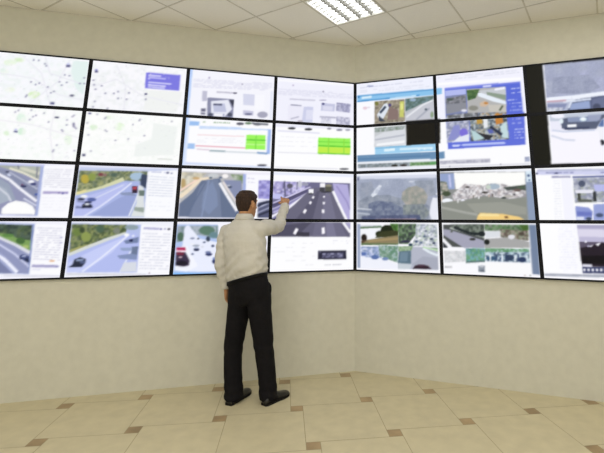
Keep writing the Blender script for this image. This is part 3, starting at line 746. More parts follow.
(0,1,(52,52,60),(0,),(3488,2461,3482,2469,3468,2475,3450,2475,3436,2471,3430,2463,3435,2454,3450,2448,3468,2448,3482,2452)),
(0,1,(246,244,250),(0,),(3567,2240,3630,2237,3631,2323,3568,2326)),
(0,1,(66,66,74),(0,),(3568,2326,3625,2331,3621,2417,3564,2412)),
(0,1,(86,86,78),(0,),(3631,2295,3709,2299,3710,2417,3632,2409)),
(0,1,(140,136,120),(0,),(3716,2284,3707,2301,3686,2313,3660,2314,3639,2304,3631,2288,3639,2270,3660,2259,3686,2258,3707,2267)),
(0,1,(48,48,58),(0,),(3706,2417,3694,2426,3662,2432,3623,2434,3591,2430,3579,2422,3591,2413,3623,2407,3662,2405,3694,2409)),
(0,1,(244,244,252),(0,),(3942,2117,3986,2114,3987,3016,3939,3016)),
(0,0,(244,244,254),(0,),(2,3)),
(0,1,(176,196,238),(0,),(2007,3074,2436,3079,2470,4003,2017,3974)),
(0,3,(132,148,160,160,170,184,108,132,132,184,192,204),(0.03,),(2023,3107,2437,3100,2446,3342,2236,3273,2111,3371,2026,3403)),
(0,1,(80,108,92),(0,),(2099,3305,2095,3355,2078,3386,2055,3386,2036,3355,2027,3304,2031,3254,2048,3223,2070,3223,2090,3255)),
(0,1,(92,124,108),(0,),(2409,3191,2396,3242,2355,3274,2304,3273,2262,3241,2244,3190,2257,3139,2297,3107,2349,3107,2392,3139)),
(0,1,(104,136,144),(0,),(2441,3275,2434,3311,2412,3332,2384,3332,2360,3310,2350,3274,2358,3239,2379,3217,2407,3217,2431,3240)),
(0,1,(232,236,252),(0,),(2172,3207,2167,3273,2149,3313,2124,3313,2102,3272,2091,3206,2096,3140,2114,3099,2139,3099,2162,3140)),
(0,1,(234,238,254),(0,),(2103,3173,2176,3173,2258,3340,2448,3409,2467,3938,2173,3931,2084,3566,2092,3338)),
(0,1,(244,246,255),(0,),(2027,3500,2134,3470,2259,3831,2154,3930,2031,3902)),
(0,1,(128,136,168),(0,),(2209,3333,2205,3343,2192,3348,2176,3348,2163,3342,2157,3332,2162,3323,2175,3317,2190,3317,2204,3323)),
(0,1,(64,72,92),(0,),(2254,3340,2250,3353,2241,3356,2233,3347,2232,3333,2240,3324,2249,3327)),
(0,1,(56,68,88),(0,),(2366,3348,2363,3376,2352,3392,2339,3392,2327,3375,2321,3348,2324,3320,2335,3303,2349,3303,2361,3321)),
(0,1,(168,176,192),(0,),(2263,3466,2256,3477,2238,3484,2215,3484,2196,3476,2189,3464,2195,3453,2214,3446,2236,3446,2255,3454)),
(0,1,(40,48,80),(0,),(2262,3538,2257,3555,2243,3566,2225,3565,2209,3554,2203,3537,2208,3520,2222,3509,2240,3510,2256,3521)),
(0,1,(184,192,216),(0,),(2257,3505,2252,3517,2240,3524,2224,3523,2211,3516,2205,3504,2210,3493,2222,3486,2238,3486,2252,3493)),
(0,1,(48,56,100),(0,),(2398,3627,2392,3644,2374,3655,2352,3654,2334,3643,2327,3625,2333,3608,2350,3598,2372,3598,2390,3610)),
(0,1,(108,120,164),(0,),(2383,3591,2378,3604,2363,3612,2345,3611,2330,3603,2323,3589,2329,3576,2343,3568,2362,3568,2377,3577)),
(0,1,(40,48,96),(0,),(2453,3757,2449,3784,2437,3800,2421,3800,2407,3783,2401,3755,2405,3729,2417,3712,2433,3713,2447,3730)),
(0,1,(120,140,192),(0,),(2440,3708,2437,3723,2428,3732,2417,3732,2407,3722,2403,3706,2406,3691,2415,3682,2426,3682,2436,3692)),
(0,1,(176,40,88),(0,),(2030,3494,2121,3496,2124,3561,2033,3552)),
(0,1,(240,200,216),(0,),(2028,3539,2127,3548,2128,3574,2030,3565)),
(0,1,(58,48,72),(0,),(2030,3581,2125,3584,2173,3731,2168,3821,2114,3838,2034,3816)),
(0,1,(116,40,64),(0,),(2034,3572,2112,3583,2105,3638,2036,3630)),
(0,1,(28,24,40),(0,),(2155,3779,2144,3805,2114,3820,2076,3819,2045,3801,2032,3774,2043,3748,2073,3733,2111,3734,2142,3752)),
(0,1,(156,196,244),(0,),(2014,3923,2468,3964,2470,4009,2014,3980)),
(0,1,(108,176,244),(0,),(2019,3949,2469,3986,2470,4003,2017,3971)),
(0,0,(253,253,255),(0,),(3,3)),
(0,1,(101,99,122),(0,),(3062,3012,3944,3043,3940,3326,3014,3309)),
(0,1,(80,78,98),(0,),(3123,3096,3483,3027,3305,3312,3014,3309)),
(0,1,(110,108,132),(0,),(3524,3027,3816,3033,3902,3325,3486,3318)),
(0,1,(124,122,148),(0,),(3648,3033,3731,3033,3775,3321,3661,3319)),
(0,2,(251,249,255),(3.4,),(3310,3157,3280,3265)),
(0,2,(251,249,255),(3.6,),(3615,3137,3617,3261)),
(0,1,(60,58,72),(0,),(3307,3225,3455,3232,3452,3314,3295,3305)),
(0,2,(250,250,255),(3,),(3854,3032,3944,3235)),
(0,1,(168,164,204),(0,),(3879,3039,3944,3046,3940,3165)),
(0,1,(44,44,64),(0,),(3559,3592,3896,3594,3897,3764,3560,3760)),
(0,3,(176,176,208,80,80,108,128,128,160,52,52,76),(0.02,),(3608,3641,3860,3641,3857,3736,3609,3728)),
(0,1,(88,88,112),(0,),(3598,3620,3592,3633,3578,3636,3567,3627,3566,3612,3577,3603,3591,3607)),
(0,4,(200,200,208),(1,0.7,),(3634,3856,3840,3850,3841,3877,3635,3882)),
(0,4,(240,240,244),(6,0.3,),(3051,3396,3528,3403,3534,3905,3062,3885)),
(0,4,(230,230,240),(2,0.5,),(3734,3372,3934,3381,3934,3478,3734,3474)),
(1,0,(240,242,254),(0,),(0,0)),
(1,4,(212,214,232),(1,0.9,),(65,115,861,99,861,128,65,142)),
(1,1,(144,152,192),(0,),(247,117,238,125,215,126,185,121,161,111,152,100,161,93,185,92,215,97,238,107)),
(1,4,(224,226,240),(2,0.7,),(65,173,939,179,937,269,65,249)),
(1,1,(140,196,238),(0,),(25,303,1083,313,1080,440,25,439)),
(1,1,(100,164,216),(0,),(25,295,1083,306,1082,341,25,333)),
(1,2,(72,144,204),(1.6,),(25,432,816,418)),
(1,1,(44,100,160),(0,),(58,339,54,359,44,362,37,347,37,324,44,311,54,317)),
(1,2,(220,240,252),(3,),(86,358,216,357)),
(1,2,(196,228,250),(2,),(449,431,776,422)),
(1,1,(250,250,255),(0,),(21,454,254,452,245,999,16,990)),
(1,1,(232,208,220),(0,),(159,602,154,623,139,634,120,631,105,616,99,593,105,572,120,561,139,563,154,579)),
(1,1,(228,220,232),(0,),(198,593,194,603,183,608,170,606,159,598,155,586,159,576,170,571,183,573,194,581)),
(1,3,(140,132,116,160,152,132,108,100,88,192,184,164,152,140,128),(0.02,),(254,467,634,475,631,964,248,981)),
(1,1,(223,230,240),(0,),(282,767,374,541,416,529,436,642,362,869,299,842)),
(1,1,(60,68,84),(0,),(303,788,341,848,392,927,309,916)),
(1,2,(64,76,96),(3,),(321,735,395,600)),
(1,1,(136,116,112),(0,),(437,606,549,695,547,911,413,893)),
(1,1,(80,72,120),(0,),(468,581,464,602,453,614,441,612,430,597,426,575,431,554,441,542,454,544,464,559)),
(1,1,(200,204,112),(0,),(572,517,625,518,616,866,564,859)),
(1,1,(228,230,140),(0,),(613,632,609,678,600,705,588,704,580,674,577,626,581,580,590,553,602,554,610,585)),
(1,1,(120,120,60),(0,),(305,520,300,545,287,559,272,557,259,539,254,512,259,486,272,472,288,475,300,493)),
(1,1,(184,188,192),(0,),(638,462,992,458,991,951,637,958)),
(1,3,(88,112,104,108,132,128,124,148,160,76,100,96),(0.025,),(638,469,982,456,970,561,852,603,731,685,640,744)),
(1,1,(152,176,200),(0,),(774,512,766,532,746,542,721,538,701,522,694,500,702,480,722,470,747,474,767,490)),
(1,1,(198,200,210),(0,),(639,815,812,626,971,543,991,951,637,958)),
(1,2,(230,232,238),(2,),(648,870,852,632,971,550)),
(1,2,(168,172,186),(2,),(767,939,928,714)),
(1,1,(84,96,108),(0,),(903,739,896,757,881,760,869,744,869,723,882,711,896,718)),
(1,1,(140,160,132),(0,),(974,861,969,902,959,926,947,924,938,897,935,856,940,815,950,791,962,793,971,820)),
(1,0,(242,242,254),(0,),(1,0)),
(1,4,(220,222,236),(2,0.8,),(1036,52,1947,73,1943,158,1034,160)),
(1,2,(253,253,255),(3,),(1033,214,1956,263)),
(1,1,(140,196,238),(0,),(1013,300,1083,305,1080,436,1010,442)),
(1,1,(90,108,216),(0,),(1114,317,1945,321,1947,967,1112,949)),
(1,1,(124,136,228),(0,),(1114,317,1945,321,1945,355,1113,353)),
(1,2,(216,220,250),(2,),(1542,358,1636,357)),
(1,1,(128,136,176),(0,),(1120,372,1352,370,1347,877,1117,873)),
(1,1,(180,188,240),(0,),(1120,372,1352,370,1351,481,1121,489)),
(1,3,(108,112,120,140,140,148,164,164,176,88,92,100),(0.02,),(1118,538,1352,499,1353,672,1119,671)),
(1,1,(140,142,152),(0,),(1119,671,1353,655,1353,810,1117,873)),
(1,1,(232,232,244),(0,),(1354,827,1347,842,1330,850,1310,847,1294,834,1288,817,1294,802,1311,795,1332,798,1348,810)),
(1,1,(80,92,88),(0,),(1210,573,1202,589,1181,595,1155,591,1135,578,1127,560,1135,545,1156,538,1182,542,1203,556)),
(1,1,(180,180,180),(0,),(1358,378,1787,401,1777,920,1356,885)),
(1,3,(76,108,68,58,90,56,98,128,76),(0.02,),(1361,403,1508,407,1457,585,1369,623)),
(1,1,(198,202,208),(0,),(1489,435,1786,418,1787,571,1558,533)),
(1,1,(232,240,250),(0,),(1483,486,1523,486,1782,704,1780,764,1642,683,1485,548)),
(1,1,(140,156,140),(0,),(1578,474,1780,570,1780,677,1585,537)),
(1,1,(208,184,160),(0,),(1498,694,1554,652,1602,727,1559,778,1505,764)),
(1,1,(192,128,64),(0,),(1592,709,1586,722,1574,729,1558,726,1546,716,1542,701,1547,688,1560,681,1575,684,1587,694)),
(1,1,(200,196,188),(0,),(1587,742,1780,771,1777,920,1599,896)),
(1,2,(84,96,76),(2,),(1744,782,1706,877)),
(1,1,(140,140,132),(0,),(1481,794,1469,824,1442,840,1408,835,1381,812,1372,778,1383,748,1411,732,1445,737,1471,761)),
(1,2,(244,244,255),(2.6,),(1669,442,1779,427)),
(1,4,(228,232,255),(2,0.7,),(1846,412,1950,413,1946,580,1846,587)),
(1,4,(200,208,252),(4,0.55,),(1798,647,1940,646,1937,926,1800,924)),
(1,3,(76,76,84,144,148,156,200,204,212,104,108,112),(0.02,),(1117,880,1347,877,1474,888,1478,1037,1115,1035)),
(1,3,(184,140,80,112,128,140,64,76,88,200,204,208),(0.02,),(1474,895,1777,920,1779,1020,1478,1037)),
(1,1,(200,132,48),(0,),(1718,1028,1708,1085,1688,1119,1664,1116,1646,1078,1641,1018,1650,961,1671,927,1695,930,1713,969)),
(1,0,(251,251,255),(0,),(0,1)),
(1,1,(200,204,208),(0,),(247,1044,638,1037,636,1458,245,1475)),
(1,3,(108,124,108,148,160,156,192,196,204,160,172,168),(0.02,),(251,1055,634,1043,605,1121,255,1153)),
(1,1,(218,221,228),(0,),(255,1243,359,1165,625,1124,632,1457,254,1458)),
(1,2,(184,188,200),(2,),(254,1315,623,1247)),
(1,2,(244,246,250),(3,),(275,1424,621,1387)),
(1,1,(160,208,240),(0,),(253,1486,1009,1459,1005,1611,253,1628)),
(1,1,(132,188,224),(0,),(253,1475,640,1465,640,1500,253,1511)),
(1,2,(228,246,254),(3,),(367,1549,499,1543)),
(1,2,(212,238,252),(2.4,),(559,1541,950,1548)),
(1,1,(228,244,254),(0,),(802,1563,796,1578,782,1581,772,1569,772,1551,783,1541,796,1546)),
(1,1,(228,244,254),(0,),(869,1562,863,1577,850,1580,840,1568,840,1550,851,1540,864,1545)),
(1,1,(228,244,254),(0,),(946,1562,940,1577,927,1580,917,1568,917,1550,928,1540,940,1545)),
(1,1,(106,143,180),(0,),(25,1631,1080,1627,1081,1768,29,1777)),
(1,1,(92,130,170),(0,),(25,1695,1079,1687,1082,1721,29,1731)),
(1,3,(124,132,136,148,156,160,168,180,192,100,112,120),(0.02,),(33,1817,675,1822,673,1907,33,1909)),
(1,3,(92,132,80,116,160,96,136,168,132,76,112,72),(0.02,),(679,1812,993,1815,992,1895,677,1901)),
(1,1,(40,36,28),(0,),(531,1885,524,1898,504,1906,479,1904,459,1894,451,1879,459,1866,479,1858,504,1860,524,1870)),
(1,1,(40,32,28),(0,),(642,1885,634,1896,612,1902,585,1901,564,1892,555,1879,564,1868,586,1862,613,1863,634,1872)),
(1,2,(232,236,244),(2,),(33,1802,1131,1811)),
(1,1,(238,240,250),(0,),(33,1909,991,1911,990,1994,33,1990)),
(1,1,(24,22,18),(0,),(643,952,1045,955,1033,1461,640,1472)),
(1,0,(252,252,255),(0,),(1,1)),
(1,1,(24,22,18),(0,),(929,988,1047,996,1037,1462,920,1465)),
(1,1,(106,143,180),(0,),(916,1641,1082,1636,1079,1776,913,1785)),
(1,1,(96,112,218),(0,),(1114,1012,1961,940,1947,1577,1120,1592)),
(1,3,(184,188,212,152,156,184,220,220,232,120,128,156),(0.02,),(1118,1020,1373,1007,1361,1431,1111,1461)),
(1,1,(140,144,204),(0,),(1119,1406,1198,1116,1259,1105,1276,1256,1231,1418)),
(1,1,(124,112,216),(0,),(1353,1283,1342,1338,1317,1370,1288,1367,1265,1330,1257,1272,1268,1217,1293,1185,1323,1188,1346,1226)),
(1,1,(228,232,244),(0,),(1242,1363,1365,1303,1360,1456,1169,1460)),
(1,3,(168,152,120,92,108,124,48,56,68,208,220,228,196,200,204,132,148,156),(0.02,),(1376,989,1776,969,1785,1456,1374,1458)),
(1,1,(200,132,60),(0,),(1651,963,1729,952,1735,1127,1658,1154)),
(1,1,(192,152,72),(0,),(1454,999,1513,996,1515,1107,1456,1122)),
(1,1,(232,236,240),(0,),(1526,1009,1572,1004,1571,1198,1527,1211)),
(1,1,(44,44,52),(0,),(1406,1252,1512,1319,1627,1368,1566,1451,1451,1385)),
(1,1,(92,104,176),(0,),(1558,1244,1612,1239,1638,1315,1580,1326)),
(1,1,(184,212,216),(0,),(1387,1232,1435,1267,1529,1411,1410,1447)),
(1,1,(196,220,224),(0,),(1700,1195,1771,1095,1780,1437,1711,1412)),
(1,2,(40,48,72),(3,),(1595,1183,1713,1359)),
(1,4,(192,200,250),(1,0.5,),(1168,1485,1746,1494,1743,1558,1166,1559)),
(1,2,(208,216,252),(2.2,),(1177,1530,1248,1530)),
(1,2,(184,196,248),(2.6,),(1288,1522,1735,1522)),
(1,4,(224,228,255),(2,0.6,),(1830,1024,1946,1025,1943,1189,1827,1189)),
(1,4,(200,208,252),(4,0.7,),(1844,1241,1943,1242,1935,1471,1842,1469)),
(1,1,(200,200,212),(0,),(1016,1815,1573,1813,1574,1890,1019,1896)),
(1,4,(160,160,180),(2,0.7,),(1020,1830,1572,1827,1570,1883,1019,1889)),
(1,1,(92,156,96),(0,),(912,1833,987,1828,986,1879,911,1889)),
(1,3,(128,136,168,176,184,208),(0.02,),(1927,1812,1975,1808,1974,1898,1927,1901)),
(1,2,(216,216,228),(1.6,),(1018,1940,1976,1946)),
(1,1,(152,152,168),(0,),(1140,1940,1137,1954,1130,1957,1124,1947,1125,1931,1131,1922,1137,1926)),
(1,1,(152,152,168),(0,),(1686,1933,1682,1947,1676,1950,1671,1940,1672,1925,1677,1916,1683,1919)),
(1,0,(244,246,255),(0,),(0,2)),
(1,1,(162,168,184),(0,),(21,2077,985,2100,971,2996,25,2998)),
(1,3,(154,162,184,168,176,196,160,168,190,176,184,202),(0.09,),(21,2084,985,2106,981,2556,25,2604)),
(1,2,(216,220,236),(4,),(63,2104,976,2119)),
(1,3,(140,148,168,160,166,182,152,160,178),(0.05,),(63,2226,209,2197,248,2438,62,2639)),
(1,3,(152,160,176,168,172,184,140,148,164),(0.04,),(727,2203,937,2196,968,2491,892,2522,744,2353)),
(1,3,(140,148,164,124,132,150,160,166,180,148,156,172),(0.035,),(52,2587,187,2488,410,2477,547,2547,779,2552,906,2748,865,2972,62,2991)),
(1,3,(168,164,156,180,173,166,152,154,150,142,148,142),(0.035,),(578,2431,648,2333,745,2304,829,2373,874,2521,843,2667,737,2747,623,2696,567,2564)),
(1,3,(108,118,144,124,134,156,92,102,132,140,148,168),(0.028,),(166,2657,268,2591,448,2628,584,2745,601,2941,165,2960)),
(1,3,(124,132,144,152,160,156,140,148,152,108,118,128),(0.028,),(585,2680,815,2666,895,2844,809,2985,581,2987)),
(1,3,(216,222,234,184,192,210,232,236,244),(0.025,),(197,2471,300,2263,335,2288,269,2473,217,2523)),
(1,1,(216,220,232),(0,),(719,2219,713,2227,698,2231,678,2230,663,2225,657,2217,663,2209,679,2205,698,2206,713,2211)),
(1,1,(232,235,246),(0,),(929,2539,977,2556,971,2996,905,2978,882,2844,904,2667)),
(1,3,(88,96,128,108,116,144,80,88,118),(0.025,),(83,2903,773,2876,790,2985,83,2990)),
(1,2,(168,140,148),(1.4,),(246,2979,734,2969)),
(1,2,(204,210,222),(1.4,),(25,2747,206,2776)),
(1,2,(192,200,216),(1.4,),(25,2842,185,2870)),
(1,2,(124,134,160),(1.6,),(25,2798,165,2819)),
(1,1,(92,92,128),(0,),(48,2138,46,2160,41,2174,34,2174,29,2160,27,2137,29,2114,34,2101,41,2101,46,2115)),
(1,0,(242,244,252),(0,),(1,2)),
(1,1,(142,144,144),(0,),(1015,2043,1930,2088,1913,2980,1014,2980)),
(1,1,(253,253,251),(0,),(1173,2066,1919,2094,1909,2411,1497,2363,1185,2387)),
(1,1,(148,164,204),(0,),(1015,2076,1177,2074,1175,2387,1016,2382)),
(1,2,(200,204,240),(2,),(1122,2100,1130,2350)),
(1,3,(104,112,92,168,168,160,76,88,80,208,196,188),(0.02,),(1011,2220,1088,2241,1122,2491,1021,2524)),
(1,3,(236,236,240,208,204,208,168,164,168,250,250,250,196,184,184,136,132,140),(0.018,),(1142,2492,1286,2285,1498,2329,1537,2288,1687,2302,1909,2445,1905,2545,1731,2591,1491,2518,1258,2599,1159,2615)),
(1,1,(244,248,255),(0,),(1153,2615,1140,2643,1108,2661,1068,2660,1036,2642,1025,2613,1038,2584,1070,2566,1110,2567,1141,2586)),
(1,1,(238,240,252),(0,),(1287,2669,1279,2722,1263,2754,1244,2754,1229,2721,1224,2668,1232,2615,1248,2583,1268,2583,1282,2616)),
(1,1,(48,44,40),(0,),(1337,2350,1332,2358,1321,2363,1306,2363,1294,2357,1290,2349,1295,2341,1307,2336,1321,2336,1333,2342)),
(1,1,(56,52,48),(0,),(1527,2461,1521,2471,1503,2476,1482,2476,1465,2469,1459,2459,1466,2449,1483,2443,1504,2444,1521,2450)),
(1,1,(168,184,200),(0,),(1655,2352,1642,2383,1609,2402,1570,2401,1539,2380,1527,2347,1541,2315,1574,2296,1613,2298,1644,2319)),
(1,1,(200,212,200),(0,),(1561,2359,1555,2383,1542,2397,1525,2397,1512,2381,1508,2357,1514,2332,1528,2318,1544,2318,1557,2334)),
(1,1,(72,80,76),(0,),(1684,2370,1914,2328,1915,2428,1719,2422)),
(1,1,(80,96,80),(0,),(1910,2378,1901,2395,1879,2406,1852,2405,1831,2393,1824,2375,1833,2357,1855,2347,1882,2348,1903,2360)),
(1,1,(108,92,88),(0,),(1869,2427,1860,2442,1840,2452,1815,2451,1796,2440,1789,2424,1797,2409,1817,2400,1842,2400,1862,2411)),
(1,1,(140,143,136),(0,),(1018,2648,1159,2615,1257,2617,1491,2535,1731,2591,1909,2562,1913,2980,1014,2980)),
(1,1,(154,156,148),(0,),(1295,2669,1674,2641,1905,2744,1899,2875,1386,2841)),
(1,2,(168,170,164),(2.4,),(1020,2736,1290,2841,1404,2875)),
(1,1,(184,180,176),(0,),(1788,2542,1777,2558,1749,2567,1715,2566,1688,2556,1678,2540,1689,2524,1717,2515,1751,2516,1778,2526)),
(1,1,(48,56,56),(0,),(1712,2567,1706,2577,1693,2583,1677,2583,1665,2576,1660,2566,1665,2556,1679,2551,1695,2551,1707,2557)),
(1,1,(244,208,132),(0,),(1391,2977,1407,2892,1433,2842,1666,2862,1826,2915,1877,2973)),
(1,1,(250,228,164),(0,),(1412,2903,1442,2855,1629,2869,1627,2902)),
(1,1,(112,76,48),(0,),(1679,2902,1710,2902,1721,2942,1684,2942)),
(1,1,(140,156,184),(0,),(1919,2087,1988,2084,2000,2989,1913,2980)),
(1,1,(220,236,248),(0,),(1925,2074,1979,2070,1979,2273,1925,2278)),
(1,1,(56,76,120),(0,),(1965,2161,1958,2182,1946,2187,1937,2171,1938,2148,1948,2134,1960,2140)),
(1,1,(72,96,144),(0,),(1964,2246,1960,2261,1950,2265,1944,2253,1944,2236,1952,2225,1961,2230)),
(1,1,(68,80,60),(0,),(1131,2474,1121,2503,1096,2520,1066,2519,1043,2501,1034,2471,1044,2442,1069,2425,1099,2426,1122,2445)),
(1,1,(200,184,168),(0,),(1036,2560,1032,2601,1023,2627,1013,2627,1006,2601,1004,2559,1008,2518,1016,2492,1027,2492,1034,2518)),
(1,1,(252,252,255),(0,),(1002,2470,998,2476,987,2480,975,2480,965,2476,961,2469,965,2463,975,2459,988,2460,998,2464)),
(1,0,(250,250,255),(0,),(0,3)),
(1,1,(156,168,196),(0,),(25,3058,66,3068,65,3936,29,3932)),
(1,1,(244,246,252),(0,),(66,3168,325,3146,323,3342,72,3399)),
(1,1,(212,216,224),(0,),(66,3084,325,3081,325,3130,66,3158)),
(1,1,(76,108,72),(0,),(66,3124,325,3101,325,3133,66,3158)),
(1,1,(36,28,24),(0,),(147,3341,140,3387,122,3417,99,3417,81,3389,74,3343,81,3296,100,3267,122,3266,141,3295)),
(1,1,(92,72,56),(0,),(74,3399,153,3380,153,3462,74,3475)),
(1,1,(40,48,28),(0,),(352,3260,342,3299,316,3323,284,3324,258,3301,248,3263,258,3224,285,3200,317,3199,342,3222)),
(1,1,(28,36,20),(0,),(476,3183,460,3248,418,3289,367,3290,326,3251,311,3186,327,3120,369,3079,420,3078,461,3118)),
(1,1,(56,60,36),(0,),(324,3212,521,3175,519,3304,244,3338)),
(1,3,(76,116,56,92,136,68,52,84,40),(0.02,),(424,3053,522,3052,520,3207,462,3176)),
(1,1,(140,128,96),(0,),(153,3380,519,3278,517,3448,74,3481)),
(1,1,(164,144,104),(0,),(163,3386,519,3320,518,3362,163,3429)),
(1,1,(96,116,80),(0,),(74,3448,517,3438,517,3464,74,3488)),
(1,3,(92,124,80,60,76,60,138,168,128,48,52,60,108,124,108),(0.022,),(522,3052,732,3056,719,3267,632,3444,521,3448)),
(1,3,(216,220,232,168,176,188,236,236,244,124,132,152,192,208,184),(0.018,),(732,3056,964,3066,961,3477,669,3483,719,3298)),
(1,1,(40,64,80),(0,),(683,3457,678,3476,667,3488,653,3489,641,3478,637,3459,642,3440,653,3429,667,3428,679,3439)),
(1,1,(52,52,76),(0,),(661,3395,650,3410,621,3421,586,3422,558,3414,547,3399,558,3384,587,3373,622,3372,650,3381)),
(1,1,(72,88,120),(0,),(746,3392,742,3407,732,3417,721,3417,711,3408,708,3393,712,3378,721,3369,733,3369,742,3377)),
(1,3,(196,204,240,140,156,192,108,132,160,228,232,250,160,176,220),(0.02,),(70,3514,322,3504,320,3760,74,3709)),
(1,3,(108,140,120,156,180,168,88,132,104,180,200,208),(0.02,),(283,3489,517,3480,513,3811,301,3697)),
(1,1,(240,242,252),(0,),(74,3726,340,3733,513,3843,512,3921,73,3951)),
(1,1,(92,116,176),(0,),(138,3657,132,3680,116,3695,96,3696,80,3683,74,3661,80,3637,96,3622,116,3621,132,3635)),
(1,1,(88,112,168),(0,),(289,3714,280,3741,256,3758,227,3760,203,3745,194,3719,203,3692,227,3674,257,3673,280,3688)),
(1,1,(112,136,180),(0,),(402,3739,395,3758,375,3771,351,3772,332,3762,324,3744,332,3725,352,3712,376,3711,395,3721)),
(1,1,(180,184,200),(0,),(517,3496,960,3493,964,3911,512,3921)),
(1,1,(92,116,132),(0,),(531,3574,664,3568,660,3815,509,3824)),
(1,1,(112,136,154),(0,),(544,3605,630,3601,618,3774,529,3785)),
(1,3,(124,156,116,168,188,160),(0.02,),(517,3496,688,3482,668,3565,520,3591)),
(1,2,(228,236,244),(2.6,),(799,3515,871,3590,961,3647)),
(1,1,(140,164,140),(0,),(891,3496,964,3508,962,3585)),
(1,2,(192,224,184),(1.6,),(799,3497,963,3554)),
(1,1,(168,172,188),(0,),(664,3833,796,3671,960,3692,962,3905,865,3912)),
(1,1,(48,32,44),(0,),(677,3912,704,3849,766,3820,848,3840,887,3904)),
(1,1,(80,56,72),(0,),(822,3838,813,3850,789,3858,760,3860,736,3855,727,3844,736,3833,760,3825,790,3823,814,3828)),
(1,1,(200,208,216),(0,),(513,3811,673,3832,644,3921,512,3924)),
(1,0,(250,250,255),(0,),(1,3)),
(1,1,(76,80,80),(0,),(1032,3064,1467,3051,1457,3481,1023,3481)),
(1,3,(88,100,88,60,68,64,120,132,120,144,152,144),(0.02,),(1106,3063,1467,3051,1463,3283,1313,3233,1147,3144)),
(1,2,(196,204,196),(1.6,),(1104,3126,1292,3215,1463,3290)),
(1,2,(32,40,44),(3,),(1147,3114,1313,3222,1465,3247)),
(1,1,(164,164,184),(0,),(1030,3146,1103,3164,1271,3252,1461,3355,1457,3485,1243,3494,1028,3259)),
(1,2,(246,246,252),(3.4,),(1022,3341,1065,3424,1106,3496)),
(1,1,(56,60,68),(0,),(1020,3389,1074,3497,1018,3500)),
(1,1,(36,36,30),(0,),(1372,3329,1365,3342,1348,3351,1328,3352,1312,3344,1306,3331,1312,3318,1329,3310,1350,3309,1366,3317)),
(1,1,(56,64,44),(0,),(1133,3196,1127,3208,1116,3211,1108,3203,1108,3191,1117,3182,1128,3185)),
(1,1,(28,36,40),(0,),(1473,3229,1465,3259,1446,3278,1424,3278,1406,3260,1400,3231,1408,3200,1427,3181,1450,3181,1467,3199)),
(1,3,(60,92,56,88,124,80,124,156,116,140,140,136),(0.02,),(1471,3051,1909,3052,1904,3165,1471,3174)),
(1,1,(220,224,230),(0,),(1475,3189,1621,3171,1621,3279,1475,3301)),
(1,3,(108,92,80,144,152,136,176,160,152,88,76,72,124,140,112),(0.018,),(1626,3135,1904,3165,1902,3340,1714,3311,1625,3279)),
(1,1,(168,168,168),(0,),(1466,3319,1715,3283,1905,3358,1905,3462,1461,3484)),
(1,1,(28,32,32),(0,),(1513,3375,1507,3405,1492,3423,1474,3424,1461,3406,1456,3377,1463,3347,1478,3328,1495,3328,1509,3346)),
(1,1,(228,228,236),(0,),(1770,3274,1763,3299,1744,3315,1723,3316,1706,3301,1700,3276,1707,3251,1726,3235,1748,3235,1765,3250)),
(1,1,(80,72,64),(0,),(1865,3219,1859,3240,1843,3253,1824,3253,1809,3241,1804,3220,1810,3199,1826,3186,1846,3186,1860,3198)),
(1,1,(68,100,44),(0,),(1822,3061,1911,3059,1909,3148,1856,3166)),
(1,1,(250,250,254),(0,),(1026,3510,1460,3492,1446,3924,1024,3955)),
(1,3,(216,216,220,236,236,240,196,200,204),(0.02,),(1029,3554,1262,3544,1256,3742,1029,3774)),
(1,1,(136,176,192),(0,),(1263,3500,1460,3492,1453,3719,1261,3731)),
(1,3,(108,160,112,124,176,192,136,168,184,84,140,128),(0.02,),(1263,3500,1460,3492,1452,3730,1260,3741)),
(1,2,(92,116,116),(1.8,),(1256,3752,1453,3719)),
(1,3,(84,136,92,108,160,120,176,200,200),(0.02,),(1465,3491,1900,3479,1897,3549,1462,3570)),
(1,3,(200,224,236,156,180,200,80,100,120,228,240,248,56,72,96),(0.018,),(1462,3563,1898,3531,1899,3720,1457,3719)),
(1,1,(48,64,92),(0,),(1748,3643,1737,3676,1713,3698,1684,3699,1662,3680,1654,3648,1664,3615,1688,3593,1717,3592,1740,3611)),
(1,1,(40,56,92),(0,),(1867,3671,1858,3699,1836,3718,1810,3720,1790,3703,1783,3675,1792,3647,1814,3628,1840,3626,1860,3643)),
(1,1,(56,88,120),(0,),(1583,3662,1570,3684,1540,3698,1503,3700,1473,3689,1463,3669,1475,3648,1505,3633,1542,3631,1572,3642)),
(1,1,(250,250,252),(0,),(1456,3747,1904,3737,1903,3924,1450,3923)),
(1,1,(140,148,160),(0,),(1383,3805,1450,3801,1446,3917,1380,3914)),
(1,1,(196,200,208),(0,),(1442,3812,1437,3824,1424,3833,1409,3834,1397,3827,1393,3815,1398,3802,1411,3794,1426,3793,1437,3799)),
(1,1,(72,80,96),(0,),(1443,3896,1438,3904,1426,3910,1411,3911,1399,3907,1394,3899,1399,3891,1412,3885,1427,3884,1439,3888)),
(1,2,(196,196,200),(2,),(1027,3853,1107,3848)),
(1,1,(116,132,160),(0,),(1915,3052,1988,3051,1985,3924,1909,3916)),
(1,1,(184,168,160),(0,),(1849,3945,1845,3953,1835,3956,1828,3951,1828,3942,1836,3936,1845,3937)),
(1,1,(152,160,160),(0,),(1898,3941,1894,3952,1886,3955,1880,3948,1881,3936,1888,3929,1895,3931)),
(1,0,(24,24,20),(0,),(2,0)),
(1,1,(168,174,200),(0,),(2188,38,2990,59,2990,1093,2184,976)),
(1,3,(166,172,198,176,180,210,160,166,192,170,176,196),(0.08,),(2188,38,2990,59,2990,802,2187,732)),
(1,3,(148,154,180,162,168,192),(0.05,),(2279,306,2626,316,2718,583,2564,695,2250,614)),
(1,1,(180,188,212),(0,),(2189,690,2990,642,2990,1067,2184,976)),
(1,2,(240,244,254),(4,),(2190,732,2440,730,2745,698,2990,682)),
